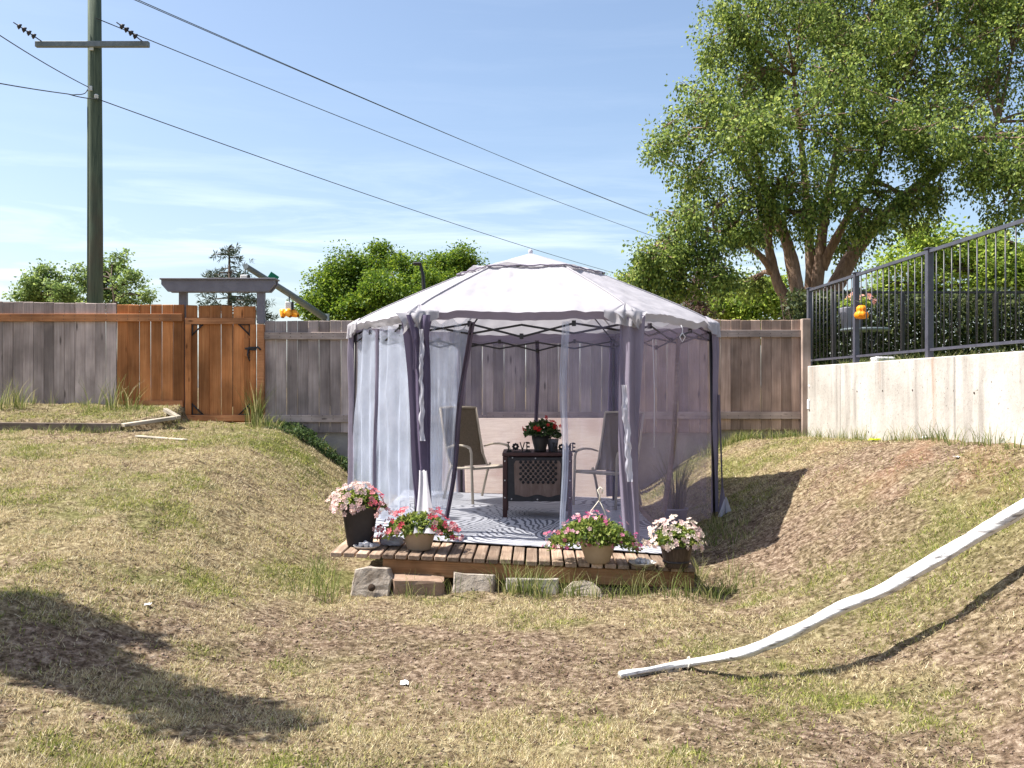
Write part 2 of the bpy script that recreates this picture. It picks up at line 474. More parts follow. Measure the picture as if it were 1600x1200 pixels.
M['stone'] = pmat('grey_stone', (0.36, 0.35, 0.36), (0.6, 0.59, 0.6), 20, rough=0.9, bump=0.4, rand=0.2)
M['saucer'] = pmat('saucer', (0.42, 0.40, 0.38), (0.56, 0.53, 0.5), 9, rough=0.8, bump=0.1)
M['bark'] = pmat('elm_bark', (0.15, 0.095, 0.068), (0.38, 0.265, 0.20), 9, (3, 3, 0.7), 0.95, 0.9, 8, bdist=0.04)
M['dark_bark'] = pmat('dark_bark', (0.06, 0.045, 0.035), (0.14, 0.105, 0.08), 9, (3, 3, 0.7), 0.95, 0.6)
M['elm_leaf'] = leafmat('elm_leaf', [(0.05, 0.085, 0.024), (0.085, 0.135, 0.03), (0.13, 0.20, 0.04), (0.21, 0.29, 0.06), (0.34, 0.41, 0.11)])
M['maple_leaf'] = leafmat('maple_leaf', [(0.04, 0.09, 0.010), (0.075, 0.145, 0.014), (0.12, 0.20, 0.02), (0.20, 0.28, 0.03)])
M['lime_leaf'] = leafmat('lime_leaf', [(0.12, 0.20, 0.03), (0.19, 0.29, 0.04), (0.28, 0.38, 0.06), (0.36, 0.44, 0.09)])
M['pale_leaf'] = leafmat('pale_leaf', [(0.09, 0.15, 0.045), (0.15, 0.23, 0.06), (0.24, 0.32, 0.10)])
M['hedge_leaf'] = leafmat('hedge_leaf', [(0.02, 0.034, 0.012), (0.035, 0.055, 0.016), (0.06, 0.08, 0.022), (0.11, 0.13, 0.04)], 0.2)
M['pine_needle'] = leafmat('pine_needle', [(0.025, 0.04, 0.025), (0.04, 0.06, 0.035), (0.06, 0.08, 0.045)], 0.15)
M['dead_needle'] = leafmat('dead_needle', [(0.10, 0.06, 0.045), (0.16, 0.10, 0.075), (0.22, 0.15, 0.12)], 0.15)
M['plant_leaf'] = leafmat('plant_leaf', [(0.06, 0.10, 0.02), (0.11, 0.17, 0.035), (0.18, 0.25, 0.05), (0.30, 0.34, 0.09)])
M['dark_plant_leaf'] = leafmat('dark_plant_leaf', [(0.025, 0.05, 0.018), (0.05, 0.09, 0.025), (0.09, 0.14, 0.05)])
M['reed_leaf'] = leafmat('reed_leaf', [(0.05, 0.065, 0.03), (0.09, 0.11, 0.05), (0.14, 0.15, 0.08)])
M['weed_leaf'] = leafmat('weed_leaf', [(0.08, 0.12, 0.03), (0.14, 0.185, 0.05), (0.21, 0.25, 0.075), (0.40, 0.37, 0.18)])
M['dry_blade'] = leafmat('dry_blade', [(0.26, 0.20, 0.12), (0.43, 0.355, 0.21), (0.56, 0.48, 0.30), (0.38, 0.35, 0.15), (0.68, 0.61, 0.43)], 0.3, 0.8, 0.1)
M['green_blade'] = leafmat('green_blade', [(0.10, 0.135, 0.03), (0.19, 0.235, 0.05), (0.30, 0.32, 0.08), (0.42, 0.41, 0.14)], 0.3, 0.8, 0.1)
M['pink_petal'] = leafmat('blush_petal', [(0.60, 0.42, 0.37), (0.68, 0.53, 0.47), (0.64, 0.42, 0.42), (0.70, 0.60, 0.53)], 0.3)
M['rose_petal'] = leafmat('rose_petal', [(0.50, 0.05, 0.08), (0.56, 0.20, 0.23), (0.62, 0.40, 0.38), (0.40, 0.03, 0.06)], 0.3)
M['magenta_petal'] = leafmat('magenta_petal', [(0.42, 0.06, 0.18), (0.56, 0.24, 0.34), (0.66, 0.48, 0.48), (0.48, 0.13, 0.18)], 0.3)
M['cream_petal'] = leafmat('cream_petal', [(0.66, 0.57, 0.48), (0.70, 0.54, 0.50), (0.66, 0.46, 0.45), (0.72, 0.66, 0.56)], 0.3)
M['red_petal'] = leafmat('red_petal', [(0.40, 0.005, 0.008), (0.62, 0.01, 0.012), (0.50, 0.03, 0.02)], 0.25)
M['twine'] = pmat('twine', (0.6, 0.55, 0.45), (0.75, 0.7, 0.6), 30, rough=0.9, bump=0)
M['blackpaint'] = pmat('black_letter_paint', (0.008, 0.008, 0.009), (0.02, 0.018, 0.018), 9, rough=0.5, bump=0.05)

# ground ----------------------------------------------------------------
def ground_material():
    m, N, L, P = newmat('dry_lawn_soil')
    at_ = N.new('ShaderNodeAttribute'); at_.attribute_name = 'patch'
    sp = N.new('ShaderNodeSeparateColor'); L.new(at_.outputs['Color'], sp.inputs[0])
    tc = N.new('ShaderNodeTexCoord')
    def noise(s, d=6, r=0.65):
        n = N.new('ShaderNodeTexNoise'); n.inputs['Scale'].default_value = s; n.inputs['Detail'].default_value = d
        n.inputs['Roughness'].default_value = r
        L.new(tc.outputs['Object'], n.inputs['Vector']); return n
    n1 = noise(22, 8, 0.7); n2 = noise(4, 6); n3 = noise(70, 4)
    dry = ramp(N, [(0.36, (0.07, 0.050, 0.028)), (0.5, (0.235, 0.185, 0.105)), (0.64, (0.46, 0.39, 0.24))])
    L.new(n1.outputs['Fac'], dry.inputs[0])
    soil = ramp(N, [(0.37, (0.045, 0.030, 0.020)), (0.5, (0.175, 0.123, 0.088)), (0.65, (0.40, 0.315, 0.24))])
    L.new(n1.outputs['Fac'], soil.inputs[0])
    green = ramp(N, [(0.30, (0.04, 0.045, 0.012)), (0.52, (0.12, 0.13, 0.04)), (0.75, (0.26, 0.26, 0.09))])
    L.new(n1.outputs['Fac'], green.inputs[0])
    def brk(ch, amt):
        a = N.new('ShaderNodeMath'); a.operation = 'MULTIPLY_ADD'
        s = N.new('ShaderNodeMath'); s.operation = 'SUBTRACT'; s.inputs[1].default_value = 0.5
        L.new(n3.outputs['Fac'], s.inputs[0])
        L.new(s.outputs[0], a.inputs[0]); a.inputs[1].default_value = amt; L.new(ch, a.inputs[2]); a.use_clamp = True
        return a
    m1 = N.new('ShaderNodeMixRGB'); L.new(brk(sp.outputs[1], 1.2).outputs[0], m1.inputs[0]); L.new(dry.outputs[0], m1.inputs[1]); L.new(soil.outputs[0], m1.inputs[2])
    m2 = N.new('ShaderNodeMixRGB'); L.new(brk(sp.outputs[0], 1.2).outputs[0], m2.inputs[0]); L.new(m1.outputs[0], m2.inputs[1]); L.new(green.outputs[0], m2.inputs[2])
    m3 = N.new('ShaderNodeMixRGB'); m3.inputs[2].default_value = (0.30, 0.14, 0.08, 1)
    L.new(brk(sp.outputs[2], 0.8).outputs[0], m3.inputs[0]); L.new(m2.outputs[0], m3.inputs[1])
    n4 = noise(9, 7, 0.75)
    dk_ = N.new('ShaderNodeMapRange'); dk_.inputs['From Min'].default_value = 0.56; dk_.inputs['From Max'].default_value = 0.68
    dk_.inputs['To Max'].default_value = 0.75
    L.new(n4.outputs['Fac'], dk_.inputs['Value'])
    m4 = N.new('ShaderNodeMixRGB'); m4.inputs[2].default_value = (0.055, 0.036, 0.026, 1)
    L.new(dk_.outputs[0], m4.inputs[0]); L.new(m3.outputs[0], m4.inputs[1])
    L.new(m4.outputs[0], P.inputs['Base Color'])
    P.inputs['Roughness'].default_value = 1; P.inputs['Specular IOR Level'].default_value = 0.05
    b = N.new('ShaderNodeBump'); b.inputs['Strength'].default_value = 0.9; b.inputs['Distance'].default_value = 0.03
    ad = N.new('ShaderNodeMath'); ad.operation = 'MULTIPLY_ADD'; ad.inputs[1].default_value = 0.5
    L.new(n3.outputs['Fac'], ad.inputs[0]); L.new(n1.outputs['Fac'], ad.inputs[2])
    L.new(ad.outputs[0], b.inputs['Height']); L.new(b.outputs[0], P.inputs['Normal'])
    return m

def gz(X, Y, rough=True):
    X = np.asarray(X, float); Y = np.asarray(Y, float)
    base = np.interp(Y, [0, 4, 6, 7, 8, 12.8], [-.12, -.2, -.25, -.26, -.22, -.17])
    HL = np.interp(Y, [0, 4, 6, 8, 10, 11.5, 12.8, 14], [.08, .2, .42, .68, .88, .96, 1.04, 1.0])
    z = base + HL * ss(1.3, 3.3, -X) + 0.02 * np.clip(-X - 3.3, 0, 5)
    HR = np.interp(Y, [0, 4, 5, 6, 7.3, 10, 13], [.6, .85, 1.05, 1.12, 1.16, 1.02, .78])
    lo = np.interp(Y, [7, 10, 13], [1.6, 1.4, 1.35]); hi = np.interp(Y, [7, 10, 13], [4.2, 4.2, 3.1])
    z = z + HR * ss(lo, hi, X)
    # planting bed by the left fence
    bedf = ss(11.62, 11.68, Y - 0.9 * np.clip(X + 4.95, 0, 1) * 1.1) * ss(-4.45, -4.6, X)
    z = z + bedf * (0.12 + 0.1 * ss(11.7, 12.8, Y))
    # beyond the fence the ground levels out
    far = ss(12.9, 16, Y)
    z = z * (1 - far) + 0.45 * far
    lf = ss(-9, -14, X); z = z * (1 - lf) + 0.5 * lf
    if rough:
        near = (1 - far) * (1 - lf)
        z = z + near * (0.07 * (fbm(X * 1.1 + 5, Y * 1.1, 3) - 0.5) + 0.05 * (fbm(X * 4, Y * 4 + 3, 3) - 0.5) + 0.035 * (fbm(X * 9, Y * 9 + 3, 2) - 0.5))
    return z

def patches(X, Y):
    g = ss(0.46, 0.66, 0.6 * fbm(X * 0.9 + 40, Y * 0.9 + 12, 4) + 0.4 * fbm(X * 4.1 + 4, Y * 4.1 + 1, 3))
    s = ss(0.44, 0.62, 0.6 * fbm(X * 0.8 + 4, Y * 0.8 + 70, 4) + 0.4 * fbm(X * 4.7 + 44, Y * 4.7 + 21, 3))
    # worn earth in the hollow before the deck, on the bank right of it and at the wall
    hollow = np.exp(-(((X - 0.1) / 1.9) ** 2 + ((Y - 5.7) / 0.85) ** 2))
    bank = np.exp(-(((X - 2.4) / 0.75) ** 2 + ((Y - 8.2) / 1.6) ** 2))
    wallf = np.exp(-(((X - 3.6) / 0.55) ** 2 + ((Y - 8.4) / 2.2) ** 2))
    s = np.clip(0.62 * s + 0.42 * ss(6.6, 5.0, Y) * ss(.40, .56, fbm(X * 1.7 + 8, Y * 1.7 + 5, 3)) + 0.85 * hollow + 0.7 * bank + 0.9 * wallf, 0, 1)
    edge = np.exp(-((Y - 12.6) / 0.35) ** 2) * (X > 2.2) + np.exp(-(((X + 3.2) / 0.9) ** 2 + ((Y - 11.8) / 0.8) ** 2))
    g = np.clip(0.75 * g * (1 - 0.7 * s) + 0.8 * edge + 0.5 * np.exp(-(((X - 3.0) / 1.2) ** 2 + ((Y - 5.8) / 0.7) ** 2)), 0, 1)
    red = np.clip(0.26 * wallf * ss(0.4, 0.6, fbm(X * 2, Y * 2 + 30, 3)), 0, 1)
    return g, s, red

def axis(lo, hi, step, far_lo, far_hi):
    a = list(np.arange(lo, hi + 1e-6, step))
    d, x = step, lo
    while x > far_lo: d *= 1.5; x -= d; a.insert(0, x)
    d, x = step, hi
    while x < far_hi: d *= 1.5; x += d; a.append(x)
    return np.array(a)
gx = axis(-8.5, 4.6, 0.05, -600, 600)
gy = axis(2.6, 13.4, 0.05, -200, 900)
XX, YY = np.meshgrid(gx, gy)
ZZ = gz(XX, YY)
nx, ny = len(gx), len(gy)
ii = np.arange(nx * ny).reshape(ny, nx)
faces = np.stack([ii[:-1, :-1], ii[:-1, 1:], ii[1:, 1:], ii[1:, :-1]], -1).reshape(-1, 4)
gme = np_mesh('ground', np.stack([XX, YY, ZZ], -1).reshape(-1, 3), faces, True)
g_, s_, r_ = patches(XX, YY)
ca = gme.color_attributes.new('patch', 'FLOAT_COLOR', 'POINT')
ca.data.foreach_set('color', np.stack([g_, s_, r_, np.ones_like(g_)], -1).astype(np.float32).ravel())
ground = link('ground', gme, ground_material())
ground['kind'] = 'structure'
GZ = lambda x, y: float(gz(x, y))

# ------------------------------------------------------------------ short lawn grass (uncountable)
def on_deck(x, y): return (np.abs(x - 0.03) < 1.53) & (y > 7.33) & (y < 11.95)
def blades(name, label, n, mat, hmin, hmax, wmin, wmax, lean, prob):
    Y = 3.2 + 9.5 * rng.random(n) ** 1.35
    X = (rng.random(n) * 2 - 1) * (0.62 * Y + 0.3)
    ok = (X > -8.3) & (X < 4.02) & (Y < 12.7) & ~on_deck(X, Y)
    X, Y = X[ok], Y[ok]
    g, s, r = patches(X, Y)
    ok = rng.random(len(X)) < prob(X, Y, g, s)
    X, Y = X[ok], Y[ok]
    n = len(X)
    Z = gz(X, Y) - 0.004
    a = rng.random(n) * 2 * np.pi; b = rng.random(n) * 2 * np.pi
    h = hmin + (hmax - hmin) * rng.random(n) ** 1.6
    wd = (wmin + (wmax - wmin) * rng.random(n)) * (0.75 + 0.07 * Y)
    ln = lean * (0.4 + rng.random(n))
    up = h * np.cos(np.clip(ln, 0, 1.45)); fl = h * np.sin(np.clip(ln, 0, 1.45))
    v = np.empty((n, 3, 3))
    v[:, 0] = np.stack([X - np.cos(b) * wd / 2, Y - np.sin(b) * wd / 2, Z], -1)
    v[:, 1] = np.stack([X + np.cos(b) * wd / 2, Y + np.sin(b) * wd / 2, Z], -1)
    v[:, 2] = np.stack([X + np.cos(a) * fl, Y + np.sin(a) * fl, Z + up + 0.004], -1)
    o = link(name, np_mesh(name, v.reshape(-1, 3), np.arange(3 * n).reshape(n, 3)), mat)
    return tag(o, label, 'grass', kind='stuff')
blades('dry_grass', 'short straw coloured dry grass over the lawn', 1500000, M['dry_blade'], 0.012, 0.048, 0.0035, 0.008, 1.05,
       lambda X, Y, g, s: np.clip(0.85 - 0.9 * s - 0.3 * g, 0.02, 1) * ss(0.36, 0.60, fbm(X * 6, Y * 6, 4)))
blades('green_grass', 'short green grass growing in patches on the lawn', 760000, M['green_blade'], 0.012, 0.05, 0.004, 0.008, 0.85,
       lambda X, Y, g, s: np.clip(0.13 + 0.95 * g - 0.25 * s, 0.03, 1) * ss(0.36, 0.6, fbm(X * 3 + 9, Y * 3, 3)))

def clods(n):
    Y = 3.2 + 9 * rng.random(n) ** 1.4; X = (rng.random(n) * 2 - 1) * (0.6 * Y + .3)
    g, s_, r = patches(X, Y)
    ok = (X > -8) & (X < 4) & ~on_deck(X, Y) & (rng.random(n) < 0.08 + 0.9 * s_)
    X, Y = X[ok], Y[ok]; n = len(X); sz = 0.003 + 0.009 * rng.random(n) ** 3
    o = np.array([(1, 0, 0), (-1, 0, 0), (0, 1, 0), (0, -1, 0), (0, 0, .7), (0, 0, -.7)], float)
    v = o[None] * sz[:, None, None] * (0.6 + 0.8 * rng.random((n, 6, 1))) + np.stack([X, Y, gz(X, Y) + sz * .2], -1)[:, None]
    f = np.array([(0, 2, 4), (2, 1, 4), (1, 3, 4), (3, 0, 4), (2, 0, 5), (1, 2, 5), (3, 1, 5), (0, 3, 5)])
    F_ = (f[None] + (np.arange(n) * 6)[:, None, None]).reshape(-1, 3)
    ob = link('earth_clods', np_mesh('earth_clods', v.reshape(-1, 3), F_), leafmat('earth_clod', [(0.14, 0.092, 0.066), (0.20, 0.14, 0.105), (0.29, 0.215, 0.17)], 0, 1, .05))
    tag(ob, 'small crumbs of dry earth strewn over the worn lawn', 'soil', kind='stuff')
clods(30000)
def litter(n):
    Y = 3.2 + 9.2 * rng.random(n) ** 1.4; X = (rng.random(n) * 2 - 1) * (0.6 * Y + .3)
    ok = (X > -8) & (X < 4) & ~on_deck(X, Y) & (rng.random(n) < .12 + .75 * ss(.40, .70, fbm(X * 3.3 + 2, Y * 3.3 + 60, 4)))
    X, Y = X[ok], Y[ok]; n = len(X)
    C_ = np.stack([X, Y, gz(X, Y) + .008 + .012 * rng.random(n)], -1)
    a = rng.random(n) * 6.283; d = np.stack([np.cos(a), np.sin(a), .3 * rng.normal(size=n)], -1); d /= np.linalg.norm(d, axis=1, keepdims=True)
    nn = np.stack([.4 * rng.normal(size=n), .4 * rng.normal(size=n), np.ones(n)], -1)
    sd = np.cross(d, nn); sd /= np.linalg.norm(sd, axis=1, keepdims=True)
    L_ = ((.004 + .011 * rng.random(n) ** 2) * (.7 + .07 * Y))[:, None]; W_ = L_ * (.15 + .3 * rng.random(n))[:, None]
    v = np.stack([C_ - d * L_, C_ + sd * W_, C_ + d * L_, C_ - sd * W_], 1).reshape(-1, 3)
    o = link('dead_leaf_litter', np_mesh('dead_leaf_litter', v, np.arange(4 * n).reshape(n, 4)), leafmat('dead_leaf', [(0.05, 0.035, 0.025), (0.10, 0.068, 0.045), (0.20, 0.145, 0.09), (0.06, 0.06, 0.03), (0.30, 0.24, 0.15)], .1, .9, .1))
    tag(o, 'dead leaves and dark thatch scattered over the worn lawn', 'leaf litter', kind='stuff')
litter(170000)
# ------------------------------------------------------------------ walls
# concrete foundation under the back fence
fw = empty('foundation_wall', (0.4, 12.9, -0.4), label='low grey concrete foundation wall under the wooden back fence', cat='wall')
for i, (a, b) in enumerate([(-3.25, -0.8), (-0.785, 1.7), (1.715, 4.07)]):
    MB().cbox((0, 0, 0), (b - a, 0.22, 1.34), 0.012).build('panel', M['foundation'], fw, loc=((a + b) / 2 - 0.4, 0.06, 0.57))

# retaining wall on the right, running towards the camera
WX = 4.07
rw = empty('retaining_wall', (WX, 9, 0.3), label='pale stained concrete retaining wall below the metal railing', cat='wall')
for (a, b) in [(11.42, 13.0), (8.48, 11.40), (5.54, 8.46), (2.4, 5.52)]:
    MB().cbox((0, 0, 0), (0.22, b - a, 1.9), 0.010).build('panel', M['concrete'], rw, loc=(0.11, (a + b) / 2 - 9, 1.67 - 0.95 - 0.3))
for yy, zz in [(10.85, 1.33), (10.1, 1.34), (9.35, 1.35), (8.1, 1.33), (10.5, .87)]:
    mb = MB(); mb.lathe([(0.0, 0), (0.008, 0), (0.011, 0.003), (0.008, 0.003), (0.007, 0.001), (0, 0.001)], 10)
    mb.build('tie_hole', M['soil'], rw, loc=(-0.001, yy - 9, zz - 0.3), rot=(0, R(-90), 0))

# raised terrace behind it
tx = np.linspace(WX + 0.215, 16, 60); ty = np.linspace(2.4, 14.6, 60)
TX, TY = np.meshgrid(tx, ty)
TZ = 1.64 + 0.05 * (fbm(TX * 3, TY * 3) - 0.5)
ti = np.arange(3600).reshape(60, 60)
terr = link('terrace_ground', np_mesh('terrace_ground', np.stack([TX, TY, TZ], -1).reshape(-1, 3),
            np.stack([ti[:-1, :-1], ti[:-1, 1:], ti[1:, 1:], ti[1:, :-1]], -1).reshape(-1, 4), True),
            pmat('terrace_lawn', (0.06, 0.08, 0.02), (0.17, 0.18, 0.06), 9, rough=1, bump=0.6))
terr['kind'] = 'structure'

# ------------------------------------------------------------------ fences
def board_mesh(wd, th, seed):
    r = random.Random(seed)
    mb = MB(); mb.cbox((0, 0, 0.5), (wd, th, 1.0), 0.005)
    me = mb.mesh('board')
    for v in me.vertices:
        if v.co.z > 0.9: v.co.z += (v.co.x / wd) * r.uniform(-0.008, 0.008) + r.uniform(-0.001, 0.001)
        v.co.x += (v.co.z - 0.5) * r.uniform(-0.003, 0.003)
    return me
BW = 0.1455
def board_set(mat, tagname):
    out = []
    for k in range(4):
        me = board_mesh(BW - 0.004, 0.017, k + hash(tagname) % 5); me.materials.append(mat); out.append(me)
    return out
B_grey, B_orange, B_brown = [board_set(M[k], 'b') for k in ('grey_board', 'orange_board', 'brown_board')]
FY = 12.78
def boards(parent, x0, x1, zb, zt, sets, gap=0.003, wob=0.006):
    n = max(1, round((x1 - x0) / (BW + gap)))
    st = (x1 - x0) / n
    px0 = parent.location
    for i in range(n):
        x = x0 + st * (i + 0.5)
        me = random.choice(sets(x) if callable(sets) else sets)
        t = zt(x) if callable(zt) else zt
        dz = random.uniform(-wob, wob)
        g = random.choice([0.002, 0.003, 0.004, 0.006]) if gap > 0.002 else 0.001
        link('board', me, None, parent, loc=(x - px0.x, FY - px0.y + random.uniform(-0.008, 0.005), zb - px0.z),
             rot=(random.uniform(-.003, .003), random.uniform(-.003, .003), random.uniform(-.006, .006)),
             scale=((st - g) / (BW - 0.004), 1, t + dz - zb))
def rail(parent, x0, x1, z, h, mat, y=None, th=0.038, name='rail', tilt=0):
    px0 = parent.location
    MB().cbox((0, 0, 0), (x1 - x0, th, h), 0.004).build(name, mat, parent, loc=((x0 + x1) / 2 - px0.x, (y if y is not None else FY - 0.03) - px0.y, z - px0.z), rot=(0, tilt, 0))
def zpx(py, D=FY): return CAMZ - (py - 605) / F * D
def xpx(px, D=FY): return (px - 800) / F * D

fl = empty('wooden_fence', (-6, FY, 1.1), label='fence of grey boards turning orange cedar beside the gate, left of it', cat='fence')
boards(fl, xpx(-190), xpx(182), 1.02, lambda x: zpx(471 + 6 * (x - xpx(0)) / 2.6), B_grey, gap=0.001)
boards(fl, xpx(183), xpx(288), zpx(657), lambda x: zpx(476.5), B_orange, gap=0.004)
rail(fl, xpx(-190), xpx(286), zpx(496.5), 0.105, M['orange_rail'])
rail(fl, xpx(190), xpx(287), zpx(631), 0.09, M['orange_rail'])
MB().cbox((0, 0, 0), (0.09, 0.09, 1.9), 0.005).build('post', M['grey_board'], fl, loc=(xpx(-60) + 6, 0.06, 0.1))
MB().cbox((0, 0, 0), (0.09, 0.09, 1.9), 0.005).build('post', M['grey_board'], fl, loc=(xpx(120) + 6, 0.06, 0.1))

def nails(parent, xs, z, y=-0.052):
    mb = MB()
    for x in xs:
        for dz_ in (-.022, .022): mb.lathe([(0, .003), (.005, .003), (.006, 0)], 6, c=(0, 0, 0)); n0 = len(mb.v) - 18; mb.v[n0:] = [(x + a, -c_, dz_ + b) for a, b, c_ in mb.v[n0:]]
    mb.build('nail_heads', M['black_metal'], parent, loc=(-parent.location.x, y, z - parent.location.z))
fm = empty('wooden_fence', (0.5, FY, 0.75), label='long weathered grey board fence standing behind the gazebo', cat='fence')
boards(fm, xpx(414), xpx(1110), zpx(676), zpx(501.5), lambda x: B_grey if x < 1.6 else B_brown, gap=0.006)
boards(fm, xpx(1110), xpx(1252), zpx(672), zpx(500), B_brown, gap=0.002)
rail(fm, xpx(404), xpx(760), zpx(525), 0.10, M['grey_rail'])
rail(fm, xpx(761), xpx(1252), zpx(521.5), 0.10, M['grey_rail'])
rail(fm, xpx(404), xpx(760), zpx(654), 0.10, M['grey_rail'])
rail(fm, xpx(761), xpx(1252), zpx(649), 0.10, M['grey_rail'])
MB().cbox((0, 0, 0), (0.115, 0.10, 1.95), 0.006).build('post', M['post_wood'], fm, loc=(xpx(1258.5, 12.72) - 0.5, -0.06, zpx(500) - 0.75 - 0.965))
for px in (555, 735, 915):
    MB().cbox((0, 0, 0), (0.09, 0.09, 1.6), 0.005).build('post', M['grey_board'], fm, loc=(xpx(px) - 0.5, 0.055, 0.75))

nails(fm, [xpx(414 + 16.6 * k + 8) for k in range(50)], zpx(524)); nails(fm, [xpx(414 + 16.6 * k + 8) for k in range(50)], zpx(652)); nails(fl, [xpx(-180 + 16.6 * k) for k in range(28)], zpx(496.5))
# gate with its grey pergola frame
ga = empty('gate_arbor', (xpx(348), FY, 0.85), label='dark grey timber frame with a beam over the orange gate', cat='arbor')
def lp(o, p): return Vector(p) - o.location
mb = MB()
z0, z1 = zpx(457), zpx(439); xa, xb = xpx(257), xpx(433)
for yy in (FY - 0.10,):
    th = 0.042
    pts = [(xa, z1), (xb, z1), (xb, z1 - 0.06), (xb - 0.09, z0), (xa + 0.09, z0), (xa, z1 - 0.06)]
    vv = [lp(ga, (x, yy - th / 2, z)) for x, z in pts] + [lp(ga, (x, yy + th / 2, z)) for x, z in pts]
    n = 6
    mb.add(vv, [tuple(range(n)), tuple(range(2 * n - 1, n - 1, -1))] + [(k, k + n, (k + 1) % n + n, (k + 1) % n) for k in range(n)])
b1 = mb.build('beam', M['grey_paint'], ga)
b2 = link('beam', b1.data, None, ga, loc=(0, 0.14, 0.0))
mb = MB(); mb.cbox(lp(ga, ((xa + xb) / 2, FY - 0.03, z1 + 0.014)), (xb - xa + 0.03, 0.24, 0.022), 0.004); mb.build('cap_board', M['grey_paint'], ga)
for px, bot, py_ in ((284, 0.7, FY + .065), (409, zpx(506), FY - .028)):
    top = zpx(450)
    mb = MB(); mb.cbox(lp(ga, (xpx(px), py_, (top + bot) / 2)), (0.10, 0.095, top - bot), 0.005); mb.build('post', M['grey_paint'], ga)
mb = MB(); mb.cbox(lp(ga, (xpx(409), FY - 0.028, (zpx(506) + 0.75) / 2 - 0.002)), (0.098, 0.093, zpx(506) - 0.76), 0.005); mb.build('post', M['orange_rail'], ga)['label'] = 'orange lower half of the right gate post'

gt = empty('garden_gate', (xpx(347), FY, 0.9), label='orange cedar board gate with black latch and corner brackets', cat='gate')
boards(gt, xpx(291.5), xpx(400), zpx(660), zpx(478), B_orange, gap=0.005)
for z, h in ((zpx(502), 0.085), (zpx(653), 0.085)):
    rail(gt, xpx(291), xpx(400), z, h, M['orange_rail'], name='gate_rail')
stile_m = M['orange_board']
for px in (295.5, 396.5):
    mb = MB(); mb.cbox((0, 0, 0), (0.08, 0.036, zpx(507) - zpx(648)), 0.004)
    mb.build('stile', stile_m, gt, loc=lp(gt, (xpx(px), FY - 0.03, (zpx(507) + zpx(648)) / 2)))
for px, py, sx, sz in ((301, 507, 1, -1), (391, 507, -1, -1), (301, 648, 1, 1), (391, 648, -1, 1)):
    c = lp(gt, (xpx(px), FY - 0.022, zpx(py)))
    mb = MB()
    mb.tube([c + Vector((0, 0, sz * .15)), c + Vector((sx * .15, 0, 0))], 0.011, 6)
    mb.box(c + Vector((sx * .006, -.002, sz * .08)), (0.012, 0.012, 0.16)); mb.box(c + Vector((sx * .08, -.002, sz * .006)), (0.16, 0.012, 0.012))
    mb.build('corner_bracket', M['black_metal'], gt)
mb = MB(); mb.cbox((0, 0, 0), (0.075, 0.03, 0.26), 0.004); mb.build('latch_block', M['orange_board'], gt, loc=lp(gt, (xpx(386), FY - 0.03, zpx(543))))
mb = MB(); c = lp(gt, (xpx(394), FY - 0.062, zpx(545)))
mb.tube([c + Vector((-.08, 0, 0)), c + Vector((.11, 0, .012))], 0.014, 8)
mb.box(c + Vector((.02, 0.005, 0)), (0.11, 0.024, 0.05)); mb.tube([c + Vector((-.03, -.01, 0)), c + Vector((-.04, -.02, -.09)), c + Vector((-.01, -.02, -.17))], 0.012, 8)
mb.tube([c + Vector((.09, -.01, .03)), c + Vector((.14, -.02, -.02))], 0.012, 8)
mb.build('latch', M['black_metal'], gt)

# plywood sheet leaning on the foundation
pw = MB(); pw.cbox((0, 0, 0.6), (2.54, 0.016, 1.2), 0.003)
tag(pw.build('plywood_sheet', M['plywood'], loc=(0.33, 12.27, -0.19), rot=(R(-17.5), 0, 0)), 'pale pink plywood sheet leaning on the fence foundation behind the chairs', 'board')

# ------------------------------------------------------------------ railing on the wall
ra = empty('metal_railing', (WX + 0.11, 9, 1.67), label='dark grey metal railing with thin bars on top of the retaining wall', cat='railing')
posts = [12.93, 11.18, 9.22, 7.32, 5.4, 3.5]
pm = MB().cbox((0, 0, 0.545), (0.064, 0.064, 1.09), 0.006).mesh('post'); pm.materials.append(M['rail_metal'])
cm_ = MB().cbox((0, 0, 0), (0.085, 0.085, 0.018), 0.004).mesh('post_cap'); cm_.materials.append(M['rail_metal'])
M['bar_metal'] = pmat('dark_bar_steel', (0.03, 0.03, 0.035), (0.055, 0.055, 0.065), 9, rough=0.4, bump=0.05, spec=0.5)
bar = MB().tube([(0, 0, 0), (0, 0, 0.985)], 0.0068, 6).mesh('baluster'); bar.materials.append(M['bar_metal'])
for y in posts:
    p = link('post', pm, None, ra, loc=(0, y - 9, 0))
    link('post_cap', cm_, None, p, loc=(0, 0, 1.098))
for a, b in zip(posts[1:], posts[:-1]):
    for nm, z, r in (('top_rail', 1.07, 0.017), ('bottom_rail', 0.085, 0.013)):
        MB().box((0, 0, 0), (r * 2, b - a - 0.075, r * 2)).build(nm, M['rail_metal'], ra, loc=(0, (a + b) / 2 - 9, z))
    n = 12
    for k in range(1, n):
        link('baluster', bar, None, ra, loc=(0, a + (b - a) * k / n - 9, 0.085), rot=(random.uniform(-.004, .004), 0, 0))
rb = empty('metal_railing', (4.25, 13.15, 1.67), label='far dark railing in front of the hedge at the back of the terrace', cat='railing')
pm2 = MB().cbox((0, 0, 0.53), (0.05, 0.05, 1.06), 0.006).mesh('post'); pm2.materials.append(M['black_metal'])
for x in (4.6, 5.58, 6.92, 8.3): link('post', pm2, None, rb, loc=(x - 4.25, 0, 0))
for nm, z in (('top_rail', 1.07), ('bottom_rail', 0.085)):
    MB().box((0, 0, 0), (3.7, 0.032, 0.032)).build(nm, M['black_metal'], rb, loc=(2.2, 0.0525, z))
bar2 = bar.copy(); bar2.materials.clear(); bar2.materials.append(M['black_metal'])
